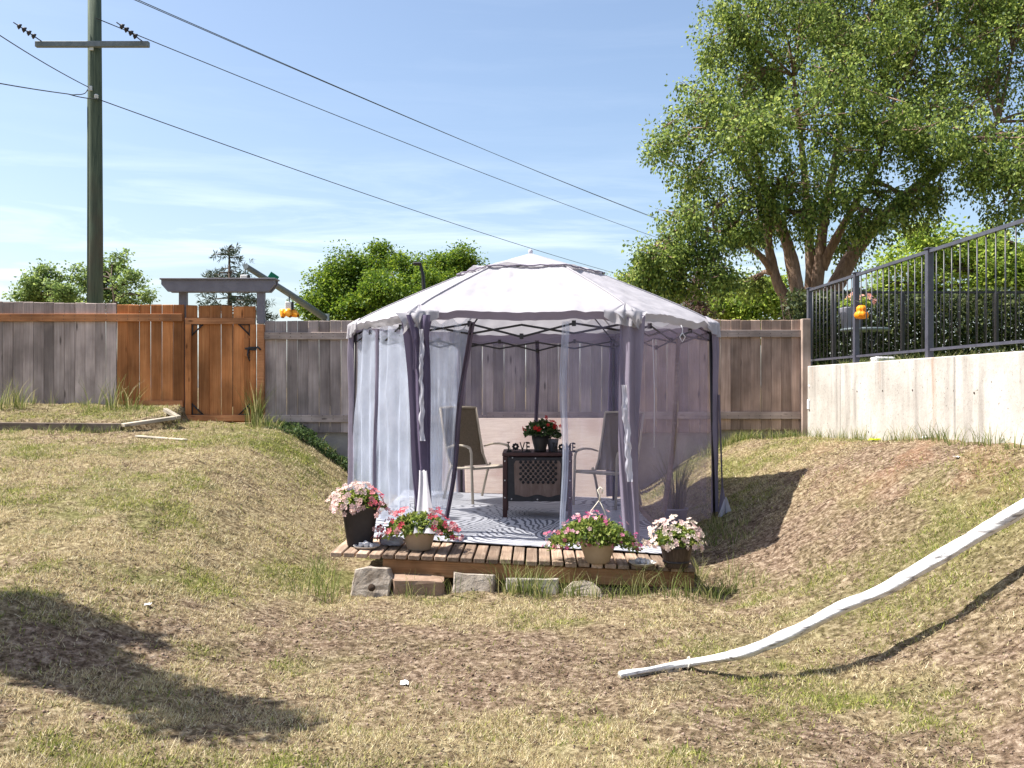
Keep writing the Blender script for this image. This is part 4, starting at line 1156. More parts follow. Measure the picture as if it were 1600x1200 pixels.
def letters(word, name, label, loc, size, rz, flower=None):
    t = empty(name, loc, rz, label, 'sign')
    x = 0
    for ch in word:
        if flower is not None and ch == flower:
            mb = MB(); r = size * .27
            for k in range(8):
                a = k * math.pi / 4
                mb.lathe([(0, .006), (r * .33, .006), (r * .36, 0), (r * .33, -.006), (0, -.006)], 8)
                for i in range(len(mb.v) - 40, len(mb.v)):
                    A, B, C_ = mb.v[i]; mb.v[i] = (r + math.cos(a) * r * .72 + A, C_, size * .36 + math.sin(a) * r * .72 + B)
            mb.tube([(r + math.cos(q * .5236) * r * .45, 0, size * .36 + math.sin(q * .5236) * r * .45) for q in range(13)], r * .2, 6)
            mb.build('letter', M['blackpaint'], t, loc=(x, 0, 0.008)); x += 2 * r + size * .06
        else:
            cu = bpy.data.curves.new('letter', 'FONT'); cu.body = ch; cu.size = size; cu.extrude = 0.007; cu.offset = size * 0.018
            tmp = bpy.data.objects.new('tmp', cu); COL.objects.link(tmp)
            dg = bpy.context.evaluated_depsgraph_get(); dg.update()
            me = bpy.data.meshes.new_from_object(tmp.evaluated_get(dg))
            wd = max(v.co.x for v in me.vertices)
            for v in me.vertices:     # slab serif feet
                v.co.x *= 0.66
            bpy.data.objects.remove(tmp)
            me.materials.clear()
            link('letter', me, M['blackpaint'], t, loc=(x, 0, 0.008), rot=(R(90), 0, 0)); 
            mb = MB()
            if ch in 'LEH':
                for zz in (.006, size * .70 + .004):
                    mb.box((x + size * .10, 0, zz + .002), (size * .24, .013, .012))
                mb.build('serif', M['blackpaint'], t)
            x += wd * 0.66 + size * .05
    MB().box((x / 2, 0, 0.002), (x + .02, 0.035, 0.009)).build('base', M['blackpaint'], t)
    return t
TT = dz(.26) + 0.02 + 0.686
letters('LOVE', 'word_sign', 'small black word sign reading LOVE, left of the red flower pot', (-0.05, 9.70, TT + .002), 0.135, 0, 'O')
letters('HOME', 'word_sign', 'small black word sign reading HOME, right of the red flower pot', (0.425, 9.68, TT + .002), 0.125, 0, 'O')

# ------------------------------------------------------------------ planting
def leaf_quads(C, D_, Nn, L_, W_):
    """diamond leaves: centres, long direction, normal"""
    S_ = np.cross(D_, Nn); S_ /= np.linalg.norm(S_, axis=1, keepdims=True) + 1e-9
    n = len(C); L_ = np.asarray(L_).reshape(-1, 1); W_ = np.asarray(W_).reshape(-1, 1)
    v = np.empty((n, 4, 3))
    v[:, 0] = C - D_ * L_ * 0.5; v[:, 1] = C + S_ * W_ * 0.5 + D_ * L_ * .05
    v[:, 2] = C + D_ * L_ * 0.5; v[:, 3] = C - S_ * W_ * 0.5 + D_ * L_ * .05
    return v.reshape(-1, 3), np.arange(4 * n).reshape(n, 4)
def unit(v): return v / (np.linalg.norm(v, axis=-1, keepdims=True) + 1e-9)
def rdir(n): return unit(rng.normal(size=(n, 3)))

def foliage(name, parent, c, rad, n, size, mat, up=0.5, hollow=0.35, droop=0.0):
    d = rdir(n); d[:, 2] = np.abs(d[:, 2]) * 1.0 - 0.25
    r = (hollow + (1 - hollow) * rng.random(n)) ** 0.6
    lump = 0.8 + 0.4 * fbm(d[:, 0] * 3 + c[0] * 7, d[:, 1] * 3 + d[:, 2] * 3, 2)
    C = np.array(c) + d * np.array(rad) * (r * lump)[:, None]
    C[:, 2] -= droop * (np.hypot(C[:, 0] - c[0], C[:, 1] - c[1]) / max(rad)) ** 2
    D_ = unit(d + 0.8 * rng.normal(size=(n, 3)) * 0.8); Nn = unit(rdir(n) + np.array([0, 0, up]))
    L_ = size * (0.6 + 0.8 * rng.random(n))
    v, f = leaf_quads(C, D_, Nn, L_, L_ * 0.5)
    return link(name, np_mesh(name, v, f), mat, parent)
def flowers(name, parent, c, rad, n, size, mat, zmin=-0.1, droop=0.0, sector=None, out=1.0):
    V = []; Fc = []
    k = 0
    while k < n:
        d = rdir(1)[0]
        if d[2] < zmin: continue
        if sector is not None and not sector(d): continue
        k += 1
        lump = 0.8 + 0.4 * float(fbm(np.array(d[0] * 3 + c[0] * 7), np.array(d[1] * 3 + d[2] * 3), 2))
        p = np.array(c) + d * np.array(rad) * out * lump * random.uniform(.9, 1.08)
        p[2] -= droop * (math.hypot(p[0] - c[0], p[1] - c[1]) / max(rad)) ** 2
        nn = unit(d + np.array([0, -0.5, 0.4]) + 0.5 * rng.normal(size=3))
        a = unit(np.cross(nn, rdir(1)[0])); b = np.cross(nn, a)
        s = size * random.uniform(.7, 1.15)
        base = len(V); V.append(p - nn * s * .12)
        for q in range(5):
            t0 = q * 2 * math.pi / 5
            for dt, rr, hh in ((-.5, .36, .08), (-.22, .52, .04), (.22, .52, .04), (.5, .36, .08)):
                V.append(p + (a * math.cos(t0 + dt) + b * math.sin(t0 + dt)) * s * rr + nn * s * (hh + random.uniform(-.05, .05)))
            o = base + 1 + q * 4
            Fc += [(base, o, o + 1), (base, o + 1, o + 2), (base, o + 2, o + 3)]
    return link(name, np_mesh(name, np.array(V), np.array(Fc)), mat, parent)

GP = 'flowering pots along the deck front'
# black square pot
p = at(562, 853, 7.78); p.z = dz(p.x) + 0.0
t = empty('flower_pot', p, R(0), 'tall black square pot of blush pink flowers on the deck corner', 'plant pot', GP)
MB().lathe([(0, .004), (.098, 0), (.105, .01), (.150, .33), (.158, .335), (.160, .36), (.150, .362), (.14, .345), (.10, .06), (0, .05)], 32, sq=7).build('pot', M['charcoal_pot'], t, rot=(0, 0, R(12)))
MB().lathe([(0, .335), (.142, .33)], 32, sq=7).build('soil', M['soil'], t, rot=(0, 0, R(12)))
foliage('foliage', t, (0.0, -.02, .38), (.20, .19, .13), 900, .05, M['plant_leaf'], droop=.04)
flowers('blossoms', t, (-.02, -.03, .38), (.215, .20, .15), 190, .044, M['pink_petal'], -0.35, .05, lambda d: d[0] < .45)
flowers('red_blossoms', t, (0.0, -.03, .37), (.23, .20, .13), 34, .048, M['rose_petal'], -0.3, .05, lambda d: d[0] > .35)
# tan bowl with trailing rose flowers
p = at(655, 862, 7.65); p.z = dz(p.x)
t = empty('flower_pot', p, 0, 'tan bowl of trailing rose red flowers under the left curtain tail', 'plant pot', GP)
MB().lathe([(0, .003), (.085, 0), (.10, .015), (.132, .13), (.140, .14), (.142, .165), (.132, .168), (.12, .14), (.08, .03), (0, .03)], 32).build('pot', M['tan_pot'], t)
MB().lathe([(0, .145), (.122, .142)], 24).build('soil', M['soil'], t)
foliage('foliage', t, (0, 0, .20), (.30, .19, .15), 1500, .045, M['plant_leaf'], droop=.07)
flowers('blossoms', t, (0, 0, .205), (.34, .20, .16), 90, .05, M['rose_petal'], -.3, .08, lambda d: abs(d[0]) > .3)
# tan hanging bowl
p = at(934, 877, 7.38); p.z = dz(p.x)
t = empty('flower_pot', p, 0, 'tan hanging bowl of pink flowers and lime foliage with white hook', 'plant pot', GP)
MB().lathe([(0, .003), (.075, 0), (.095, .012), (.135, .13), (.145, .145), (.147, .17), (.136, .172), (.12, .14), (.07, .03), (0, .03)], 32).build('pot', M['tan_pot'], t)
MB().lathe([(0, .15), (.125, .146)], 24).build('soil', M['soil'], t)
foliage('foliage', t, (-.03, 0, .23), (.36, .23, .18), 3600, .038, M['plant_leaf'], droop=.09)
flowers('blossoms', t, (-.03, 0, .235), (.37, .23, .175), 110, .038, M['magenta_petal'], -.35, .09)
hk = MB()
for s in (-1, 1): hk.tube([(s * .13, 0, .17), (s * .05, 0, .42), (.012, 0, .50)], .0045, 5)
hk.tube([(.012, 0, .50), (.018, 0, .54), (.0, 0, .58), (.02, 0, .605), (.042, 0, .585), (.034, 0, .555)], .007, 6)
hk.build('hanger', M['twine'], t)
# barrel pot
p = at(1057, 882, 7.32); p.z = dz(p.x)
t = empty('flower_pot', p, 0, 'dark barrel shaped pot of cream flowers at the right deck corner', 'plant pot', GP)
MB().lathe([(0, .003), (.088, 0), (.096, .012), (.135, .20), (.137, .215), (.133, .225), (.12, .222), (.09, .06), (0, .05)], 32).build('pot', M['barrel_pot'], t)
for zz, rr in ((.05, .1065), (.17, .1315)):
    MB().lathe([(rr - .002, -.008), (rr + .004, -.007), (rr + .004, .007), (rr - .002, .008)], 32, c=(0, 0, zz)).build('band', M['black_metal'], t)
MB().lathe([(0, .205), (.122, .20)], 24).build('soil', M['soil'], t)
foliage('foliage', t, (0, 0, .24), (.20, .18, .13), 900, .045, M['plant_leaf'], droop=.04)
flowers('blossoms', t, (-.01, 0, .245), (.215, .19, .16), 165, .044, M['cream_petal'], -.35, .04)
# pots on the table
t = empty('flower_pot', (0.30, 9.78, TT), 0, 'black urn of red flowers standing on the dark table', 'plant pot')
MB().lathe([(0, .003), (.062, 0), (.066, .01), (.064, .03), (.088, .13), (.094, .165), (.108, .175), (.112, .19), (.10, .195), (.088, .17), (.06, .05), (0, .05)], 28).build('pot', M['black_pot'], t)
MB().lathe([(0, .172), (.086, .168)], 20).build('soil', M['soil'], t)
foliage('foliage', t, (.02, 0, .22), (.19, .16, .16), 900, .048, M['dark_plant_leaf'], droop=.02)
flowers('blossoms', t, (.03, 0, .23), (.19, .16, .17), 15, .052, M['red_petal'], -.1, .02)
t = empty('flower_pot', (0.435, 9.83, TT), 0, 'small grey pot with a few white flowers behind the HOME sign', 'plant pot')
MB().lathe([(0, .003), (.045, 0), (.062, .12), (.066, .125), (.06, .13), (0, .11)], 20).build('pot', M['grey_pot'], t)
foliage('foliage', t, (.01, 0, .16), (.085, .08, .10), 160, .04, M['dark_plant_leaf'])
flowers('blossoms', t, (.01, -.01, .16), (.09, .08, .11), 10, .045, M['cream_petal'], -.1)
# reed pot
p = at(1056, 800, 9.5); p.z = dz(p.x)
t = empty('reed_pot', p, 0, 'tall thin grass in a grey bucket behind the right netting', 'plant pot')
MB().lathe([(0, .004), (.095, 0), (.10, .01), (.118, .18), (.128, .182), (.128, .20), (.116, .20), (.1, .03), (0, .03)], 28).build('pot', M['grey_pot'], t)
MB().lathe([(0, .17), (.112, .168)], 20).build('soil', M['soil'], t)
def reeds(name, parent, n, base_r, h0, h1, lean, mat, wd=.007, c=(0, 0, 0)):
    V = []; Fc = []
    for i in range(n):
        a = random.uniform(0, 6.283); r = base_r * math.sqrt(random.random())
        h = random.uniform(h0, h1); l = random.uniform(.15, 1) * lean; b = random.uniform(0, 6.283)
        ca, sa = math.cos(a), math.sin(a)
        sx, sy = math.cos(b) * wd / 2, math.sin(b) * wd / 2
        base = len(V)
        for t_ in (0, .33, .66, 1):
            x = c[0] + ca * (r + h * l * t_ ** 2); y = c[1] + sa * (r + h * l * t_ ** 2); z = c[2] + h * (t_ - 0.28 * l * t_ ** 2.5)
            k = 1 - t_ * .92
            V += [(x - sx * k, y - sy * k, z), (x + sx * k, y + sy * k, z)]
        for q in range(3): Fc.append((base + 2 * q, base + 2 * q + 1, base + 2 * q + 3, base + 2 * q + 2))
    return V, Fc
V, Fc = reeds('', None, 190, .09, .35, .78, .5, M['reed_leaf'], .008, (0, 0, .17))
link('blades', np_mesh('blades', np.array(V), np.array(Fc)), M['reed_leaf'], t)
# saucers of stones
for px, py, D, lab in ((573, 857, 7.62, 'pale saucer with grey stones by the tall black pot'), (1004, 872, 7.36, 'pale saucer with grey stones by the dark barrel pot')):
    p = at(px, py, D); p.z = dz(p.x) + .002
    t = empty('saucer', p, 0, lab, 'saucer', 'saucers of stones on the deck')
    MB().lathe([(0, 0), (.085, 0), (.108, .022), (.112, .024), (.104, .016), (.082, .008), (0, .007)], 28).build('dish', M['saucer'], t)
    for q in range(7):
        a = q * 2.4; r = .012 + .052 * (q / 7)
        stone_mesh((random.uniform(.03, .05), random.uniform(.03, .045), random.uniform(.025, .05)), q + 3, rough=.12, sq=.7).build('stone', M['stone'], t, loc=(r * math.cos(a), r * math.sin(a), .025 + .008 * random.random()), rot=(random.random(), random.random(), random.random()))
p = at(612, 848, 7.8); p.z = dz(p.x) + .035
tag(stone_mesh((.20, .12, .07), 31, rough=.22, sq=.8).build('sandbag', M['pale_cloth'], loc=p), 'pale cloth weight lying on the deck between the left pots', 'bag')

# ------------------------------------------------------------------ tall weeds (uncountable clumps)
V, Fc = [], []
def weeds(n, x0, x1, y0, y1, h0, h1, lean=.6, wd=.008, clump=.07, per=14):
    for _ in range(n):
        x = random.uniform(x0, x1); y = random.uniform(y0, y1)
        v, f = reeds('', None, per, clump, h0, h1, lean, None, wd, (x, y, GZ(x, y) - .01))
        b = len(V); V.extend(v); Fc.extend([tuple(i + b for i in q) for q in f])
weeds(16, -6.9, -5.0, 12.35, 12.68, .08, .30, .8, .009, per=8); weeds(6, -5.75, -5.1, 12.3, 12.6, .25, .58, .6, .011, per=9)
weeds(6, -6.9, -6.55, 12.2, 12.6, .2, .5, .6, .010)
weeds(8, -3.58, -3.42, 12.5, 12.68, .25, .7, .5, .010); weeds(6, -3.5, -3.2, 12.3, 12.66, .12, .3, .7, .010)
weeds(14, -3.2, -1.9, 12.3, 12.6, .06, .2, .8, .010)
weeds(15, -1.75, -1.2, 7.1, 7.5, .08, .32, .9, .007, per=9); weeds(8, -1.75, -1.5, 7.4, 8.2, .06, .2, .9, .007)
weeds(8, -0.95, -0.45, 7.15, 7.3, .1, .25, .8, .006, per=7)
weeds(13, -0.15, 0.25, 7.1, 7.28, .14, .36, .8, .008); weeds(10, .3, .8, 7.05, 7.22, .1, .26, .8, .007)
weeds(24, .72, 1.75, 7.02, 7.28, .08, .30, .95, .007, per=10); weeds(14, 1.5, 1.95, 7.1, 8.0, .08, .24, .9, .007)
weeds(30, 1.62, 2.3, 8.6, 9.8, .05, .18, .9, .008)
weeds(70, 2.6, 4.0, 12.5, 12.7, .06, .2, .8, .012)
for k in range(60):
    y = random.uniform(6.5, 12.6); weeds(1, 3.9, 4.03, y, y + .01, .05, .22, .7, .008, per=10)
weeds(40, -6.0, -3.5, 11.9, 12.6, .04, .12, .9, .008)
weeds(26, -6.9, -4.9, 11.3, 11.6, .05, .15, .9, .008)
wo = link('tall_weeds', np_mesh('tall_weeds', np.array(V), np.array(Fc)), M['weed_leaf'])
tag(wo, 'tall green weeds along the fence, the deck and the wall', 'weeds', kind='stuff')
nd = 3600
X_ = -3.3 + 1.6 * rng.random(nd); Y_ = 12.2 + .5 * rng.random(nd); hh = .13 * rng.random(nd) ** 1.5 * ss(.42, .66, fbm(X_ * 3, Y_ * 3, 2))
Cd = np.stack([X_, Y_, gz(X_, Y_) + hh], -1); Ld = .05 * (.6 + .8 * rng.random(nd))
v, f = leaf_quads(Cd, rdir(nd), unit(rdir(nd) + np.array([0, -.2, .8])), Ld, Ld * .45)
tag(link('dark_weeds', np_mesh('dark_weeds', v, f), M['dark_plant_leaf']), 'dark leafy weeds on the bank below the fence left of the gazebo', 'weeds', kind='stuff')
# grass fringe on the terrace edge
V, Fc = [], []
for k in range(120):
    y = random.uniform(6, 12.8); x = random.uniform(4.32, 4.6)
    v, f = reeds('', None, 12, .05, .05, .16, .7, None, .008, (x, y, 1.63)); b = len(V); V.extend(v); Fc.extend([tuple(i + b for i in q) for q in f])
tag(link('terrace_grass', np_mesh('terrace_grass', np.array(V), np.array(Fc)), M['weed_leaf']), 'green grass fringe along the top of the retaining wall', 'grass', kind='stuff')

# ------------------------------------------------------------------ bed edging, loose timber
def plank3(name, a, b, wd, th, mat, label, cat, roll=0):
    a, b = Vector(a), Vector(b); d = b - a
    o = MB().cbox((0, 0, 0), (d.length, wd, th), .006).build(name, mat, loc=(a + b) / 2)
    o.rotation_euler = (Matrix.Rotation(math.atan2(d.y, d.x), 3, 'Z') @ Matrix.Rotation(-math.asin(d.z / d.length), 3, 'Y') @ Matrix.Rotation(roll, 3, 'X')).to_euler()
    return tag(o, label, cat)
plank3('edging_plank', (-7.9, 11.62, .86), (-4.93, 11.62, .84), .05, .17, M['old_timber'], 'dark old plank edging the raised bed at the left fence', 'plank')
plank3('edging_plank', (-4.9, 11.58, .90), (-4.42, 12.1, .98), .12, .045, M['pale_timber'], 'short grey plank at the corner of the raised bed', 'plank')
plank3('timber_offcut', (-4.62, 12.25, 1.08), (-4.36, 12.05, .98), .06, .05, M['pale_timber'], 'whitish stub of wood lying beside the fence near the gate', 'wood')
plank3('loose_board', (-4.5, 11.05, GZ(-4.5, 11.05) + .012), (-3.85, 10.85, GZ(-3.85, 10.85) + .012), .10, .02, M['pale_timber'], 'pale flat board lying in the grass before the gate', 'plank')

# ------------------------------------------------------------------ long white sleeve
path_px = [(968, 1054, 5.04), (1010, 1047, 5.05), (1075, 1036, 5.07), (1150, 1023, 5.10), (1200, 1006, 5.12), (1245, 986, 5.14), (1310, 952, 5.18), (1380, 922, 5.21), (1430, 893, 5.24), (1480, 864, 5.27), (1540, 828, 5.3), (1600, 793, 5.33), (1700, 735, 5.38), (1790, 690, 5.42)]
def to_ground(px, py, lift):
    best = min(np.arange(4.2, 6.2, .01), key=lambda D: abs(at(px, py, D).z - lift - float(gz(at(px, py, D).x, D))))
    return float(best)
path_px[0] = (968, 1054, to_ground(968, 1054, .018)); path_px[1] = (1010, 1047, to_ground(1010, 1047, .022)); path_px[2] = (1075, 1036, to_ground(1075, 1036, .03))
ctrl = [at(*q) for q in path_px] + [Vector((4.12, 5.5, 1.70)), Vector((4.35, 5.55, 1.73))]
def crom(c, n=6):
    out = []
    for i in range(len(c) - 1):
        p0, p1, p2, p3 = c[max(i - 1, 0)], c[i], c[i + 1], c[min(i + 2, len(c) - 1)]
        for k in range(n):
            t = k / n
            out.append(0.5 * ((2 * p1) + (p2 - p0) * t + (2 * p0 - 5 * p1 + 4 * p2 - p3) * t * t + (3 * p1 - p0 - 3 * p2 + p3) * t ** 3))
    return out + [c[-1]]
sp_ = crom(ctrl, 8)
nS = len(sp_); rS = []
for i, q in enumerate(sp_):
    f = i / nS
    rS.append(0.022 + 0.022 * ss(0.03, 0.3, f) + 0.010 * ss(.4, .8, f) + 0.003 * math.sin(i * .55))
slv = empty('drain_sleeve', sp_[0], label='long white plastic sleeve hanging from the wall down to the lawn', cat='sleeve')
nn = 26; mb = MB(); mb.tube([q - sp_[0] for q in sp_], [float(r) for r in rS], nn, flat=0.72)
for i in range(nS):
    c = sp_[i] - sp_[0]
    for k in range(nn):
        j = i * nn + k
        v = Vector(mb.v[j]); d = v - c
        a = k / nn * 6.283
        q = 1 + 0.30 * (float(fbm(np.array(a * 2.2 + 3), np.array(i * .09), 4)) - .5) * 2 + 0.08 * abs(math.sin(a * 3.5 + 0.05 * i + 2 * math.sin(i * .07)))
        mb.v[j] = tuple(c + d * q)
def sleeve_material():
    m, N, L, P = newmat('white_crumpled_plastic')
    tc = N.new('ShaderNodeTexCoord'); mp = N.new('ShaderNodeMapping')
    mp.inputs['Rotation'].default_value = (0, R(27), 0); mp.inputs['Scale'].default_value = (1.8, 42, 42)
    L.new(tc.outputs['Object'], mp.inputs['Vector'])
    nz = N.new('ShaderNodeTexNoise'); nz.inputs['Scale'].default_value = 1; nz.inputs['Detail'].default_value = 5
    L.new(mp.outputs[0], nz.inputs['Vector'])
    rp = ramp(N, [(0.33, (0.22, 0.205, 0.20)), (0.45, (0.64, 0.63, 0.62)), (0.8, (0.80, 0.80, 0.79))]); L.new(nz.outputs['Fac'], rp.inputs[0])  # dark streaks paint the shade in the lengthwise creases
    L.new(rp.outputs[0], P.inputs['Base Color']); P.inputs['Roughness'].default_value = .5
    b = N.new('ShaderNodeBump'); b.inputs['Strength'].default_value = .6; b.inputs['Distance'].default_value = .012
    L.new(nz.outputs['Fac'], b.inputs['Height']); L.new(b.outputs[0], P.inputs['Normal'])
    return m
mb.build('tube', sleeve_material(), slv)
e0, e1 = sp_[0], sp_[14]
MB().tube([e0 - sp_[0] + Vector((0, -.004, -.012)), e1 - sp_[0] + Vector((0, -.012, -.030))], [.024, .034], 8, flat=.5).build('end_batten', M['pale_timber'], slv)
c = sp_[16] - sp_[0]
MB().tube([c + Vector((.008 * math.sin(a), .040 * math.cos(a), .034 * math.sin(a))) for a in [q * .5236 for q in range(13)]], .004, 5).build('twine', M['twine'], slv)

# ------------------------------------------------------------------ litter
for (x, y, s, mt, lab) in ((2.35, 10.1, .05, 'white_plastic', None),):
    pass
def scrap(px, py, D, s, mat, label):
    p = at(px, py, D); z = GZ(p.x, p.y)
    n = 5; vv = []
    for j in range(n):
        for i in range(n):
            vv.append(((i / 4 - .5) * s, (j / 4 - .5) * s * .8, s * .25 * random.random() + .012))
    ff = [(j * n + i, j * n + i + 1, (j + 1) * n + i + 1, (j + 1) * n + i) for j in range(n - 1) for i in range(n - 1)]
    o = MB().add(vv, ff).build('paper_scrap', mat, loc=(p.x, p.y, z), rot=(0, 0, random.random() * 3))
    o.modifiers.new('thick', 'SOLIDIFY').thickness = .002
    tag(o, label, 'litter')
scrap(1366, 704, 10.0, .11, leafmat('lime_paper', [(0.5, 0.6, 0.02), (.55, .65, .03)]), 'lime green scrap in the grass below the retaining wall')
scrap(1446, 716, 8.9, .07, M['white_plastic'], 'white scrap on the reddish earth below the retaining wall')
scrap(1495, 752, 7.6, .05, M['white_plastic'], 'small white scrap on the right bank below the wall')
scrap(231, 925, 5.9, .05, M['white_plastic'], 'small white scrap on the dry grass at left')
scrap(632, 1045, 5.0, .055, M['white_plastic'], 'small pale scrap on the bare earth before the deck')

# outlet box at the fence end
ob = empty('outlet_box', at(1266, 632, 12.6), label='small grey outlet box and conduit beside the fence end post', cat='box')
MB().cbox((0, 0, 0), (.075, .06, .14), .01).build('box', M['white_plastic'], ob)
MB().tube([(0, 0.01, -.07), (0.0, 0.01, -.60)], .013, 8).build('conduit', M['galv'], ob)
MB().tube([(-.03, 0, .26), (.02, -.02, .24), (.035, -.02, .15), (.02, 0, .07)], .012, 8).build('cable_elbow', M['white_plastic'], ob)
MB().tube([(.02, -.02, -.06), (.06, -.04, -.2), (.10, -.05, -.36), (.20, -.1, -.52), (.26, -.12, -.56)], .008, 6).build('cable', M['black_metal'], ob)

# ------------------------------------------------------------------ terrace things
t = empty('round_table', (4.72, 12.3, 1.66), label='small round table on the terrace behind the railing', cat='table')
MB().lathe([(0, .505), (.30, .505), (.315, .50), (.315, .475), (.30, .47), (0, .47)], 36).build('table_top', M['galv'], t)
for k in range(3):
    a = k * 2.094 + .4
    MB().tube([(.22 * math.cos(a), .22 * math.sin(a), 0), (.12 * math.cos(a), .12 * math.sin(a), .24), (.2 * math.cos(a), .2 * math.sin(a), .47)], .012, 6).build('leg', M['black_metal'], t)
t = empty('flower_pot', (4.55, 12.35, 2.167), label='dark square pot with peach flowers on the terrace table', cat='plant pot')
MB().lathe([(0, .003), (.10, 0), (.125, .26), (.13, .28), (.12, .28), (0, .24)], 28, sq=7).build('pot', M['grey_pot'], t)
foliage('foliage', t, (.06, 0, .33), (.20, .16, .15), 420, .06, M['lime_leaf'])
flowers('blossoms', t, (.12, -.02, .34), (.20, .16, .15), 26, .06, leafmat('peach_petal', [(.75, .35, .28), (.8, .45, .36)]), 0)
t = empty('lantern', at(1346, 488, 11.02), label='bright orange lobed ornament hanging on a railing post', cat='ornament')
mb = MB()
mb.lathe([(0, .085), (.03, .083), (.055, .06), (.06, .03), (.05, .012), (.07, 0), (.085, -.03), (.075, -.065), (.03, -.08), (0, -.08)], 32)
for i, v in enumerate(mb.v):
    a = math.atan2(v[1], v[0]); q = 1 + .07 * math.cos(a * 8); mb.v[i] = (v[0] * q, v[1] * q, v[2])
mb.build('body', M['orange_plastic'], t); MB().tube([(0, 0, .08), (-.02, .03, .13), (-.06, .08, .15)], .004, 5).build('hook', M['black_metal'], t)
tag(stone_mesh((.26, .2, .12), 44, rough=.05, sq=.3).build('paving_stone', M['stone'], loc=(4.63, 11.5, 1.70)), 'pale grey stone at the foot of the terrace railing', 'stone')

# ------------------------------------------------------------------ utility pole and wires
PD = 18.0; PX = xpx(149, PD)
up = empty('utility_pole', (PX, PD, 0.4), label='tall dark green treated utility pole behind the left fence', cat='utility pole')
MB().tube([(0, 0, 0), (0, 0, 4), (-.01, 0, 7), (-.02, 0, 9.6)], [.150, .140, .130, .120], 20).build('shaft', M['pole_wood'], up)
cz = zpx(74.5, PD) - .4
MB().cbox((0.02, -.17, cz), (2.2, .09, .11), .01).build('crossarm', M['galv'], up)
MB().cbox((0.0, -.17, 9.2), (2.0, .09, .11), .01).build('crossarm', M['old_timber'], up)
for x in (-1.0, .95):
    mb = MB(); mb.tube([(x + .05, -.2, cz + .05), (x - .28, -.6, cz + .26)], .012, 6)
    for q in range(4):
        f = .25 + q * .17; a = Vector((x + .05, -.2, cz + .05)).lerp(Vector((x - .28, -.6, cz + .26)), f); b = Vector((x + .05, -.2, cz + .05)).lerp(Vector((x - .28, -.6, cz + .26)), f + .09)
        mb.tube([a, b], [.062, .03], 10)
    mb.build('strain_insulator', M['black_metal'], up)
for px, py in ((141, 138), (143, 75)):
    q = at(px, py, PD - .16) - up.location
    MB().cbox(q, (.075, .03, .09), .006).build('bracket', M['insul'], up)
q = at(150.5, 152, PD - .16) - up.location
MB().lathe([(0, .06), (.03, .055), (.045, .03), (.03, .022), (.045, .0), (.03, -.01), (.04, -.03), (0, -.04)], 12, c=q).build('spool_insulator', M['insul'], up)
MB().tube([(-.11, -.10, 0), (-.10, -.105, 4), (-.105, -.09, 6.6)], .016, 6).build('ground_wire', M['pole_wood'], up)

def wire(name, pts, sag, r, label):
    P0 = [Vector(p) for p in pts]; out = []
    for a, b in zip(P0[:-1], P0[1:]):
        for k in range(24):
            t_ = k / 24; q = a.lerp(b, t_); q.z -= sag * 4 * t_ * (1 - t_); out.append(q)
    out.append(P0[-1])
    mb = MB(); mb.tube([q - P0[0] for q in out], r, 5)
    tag(mb.build(name, M['wire'], loc=P0[0]), label, 'wire', 'overhead wires')
ins = at(150.5, 154, PD - .2)
wire('overhead_wire', [ins, at(1100, 461, 55)], .35, .010, 'lowest overhead wire running from the pole to behind the gazebo')
wire('overhead_wire', [at(149, 28, PD - .2), at(1160, 415, 55)], .25, .010, 'middle overhead wire crossing the open sky')
for k, (o, nm) in enumerate(((0, 'upper'), (9, 'lower'))):
    wire('overhead_wire', [at(140 + o, -31 + o * .15, PD - .2), at(1160, 389 + k * 1.5, 55)], .25, .009, nm + ' wire of the topmost pair of overhead wires')
wire('overhead_wire', [at(138, 136, PD - .18), at(-60, 15, 13)], .05, .009, 'short wire rising from the pole to the upper left')
wire('overhead_wire', [ins + Vector((0, .02, 0)), at(107, 147, 17.2), at(-90, 113, 13)], .02, .010, 'cable leaving the pole towards the left edge')
lpz = [at(137, 140, PD - .18), at(132, 146, 17.7), at(120, 147.5, 17.5), at(107, 147, 17.2)]
wire('drip_loop', lpz, .01, .009, 'small slack loop of cable at the pole bracket')

# ------------------------------------------------------------------ traffic signal
SD = 34.0
ts = empty('traffic_signal', at(512, 660, SD), label='galvanised traffic signal arm with amber heads beyond the gate', cat='traffic signal')
base = ts.location
tip = at(384, 416, 27.5) - base; root = at(508, 497, SD) - base
MB().tube([root + Vector((0.02, 0, -4.2)), root + Vector((0.02, 0, .15))], .14, 12).build('mast', M['galv'], ts)
MB().tube([root, root.lerp(tip, .5) + Vector((0, 0, .03)), tip], [.13, .11, .085], 10).build('arm', M['galv'], ts)
def sig(px, py, D, drop=0.0):
    c = at(px, py, D) - base
    MB().tube([c, c + Vector((0, 0, -.20))], .025, 6).build('hanger', M['galv'], ts)
    MB().cbox(c + Vector((-.02, 0, -.34)), (.20, .18, .30), .015).build('housing', M['white_plastic'], ts)
    MB().cbox(c + Vector((.11, .02, -.32)), (.035, .20, .28), .01).build('backplate', M['black_metal'], ts)
    for k, (dx, dy, tl) in enumerate(((-.24, -.04, 35), (.02, -.10, -8), (.27, .0, -32))):
        mb = MB()
        mb.lathe([(.055, .12), (.10, .03), (.125, -.05), (.15, -.12), (.12, -.10), (.08, .0), (.045, .11)], 12)
        v = mb.build('visor', M['yellow_plastic'], ts, loc=c + Vector((dx * .8, dy, -.60 - drop)), rot=(R(28), R(tl + 150), 0))
        MB().lathe([(0, .01), (.085, .01), (.085, -.02), (0, -.02)], 10, c=(0, 0, -.04)).build('lens', M['black_metal'], v)
sig(383, 420, 27.6); sig(452, 463, 30.6)
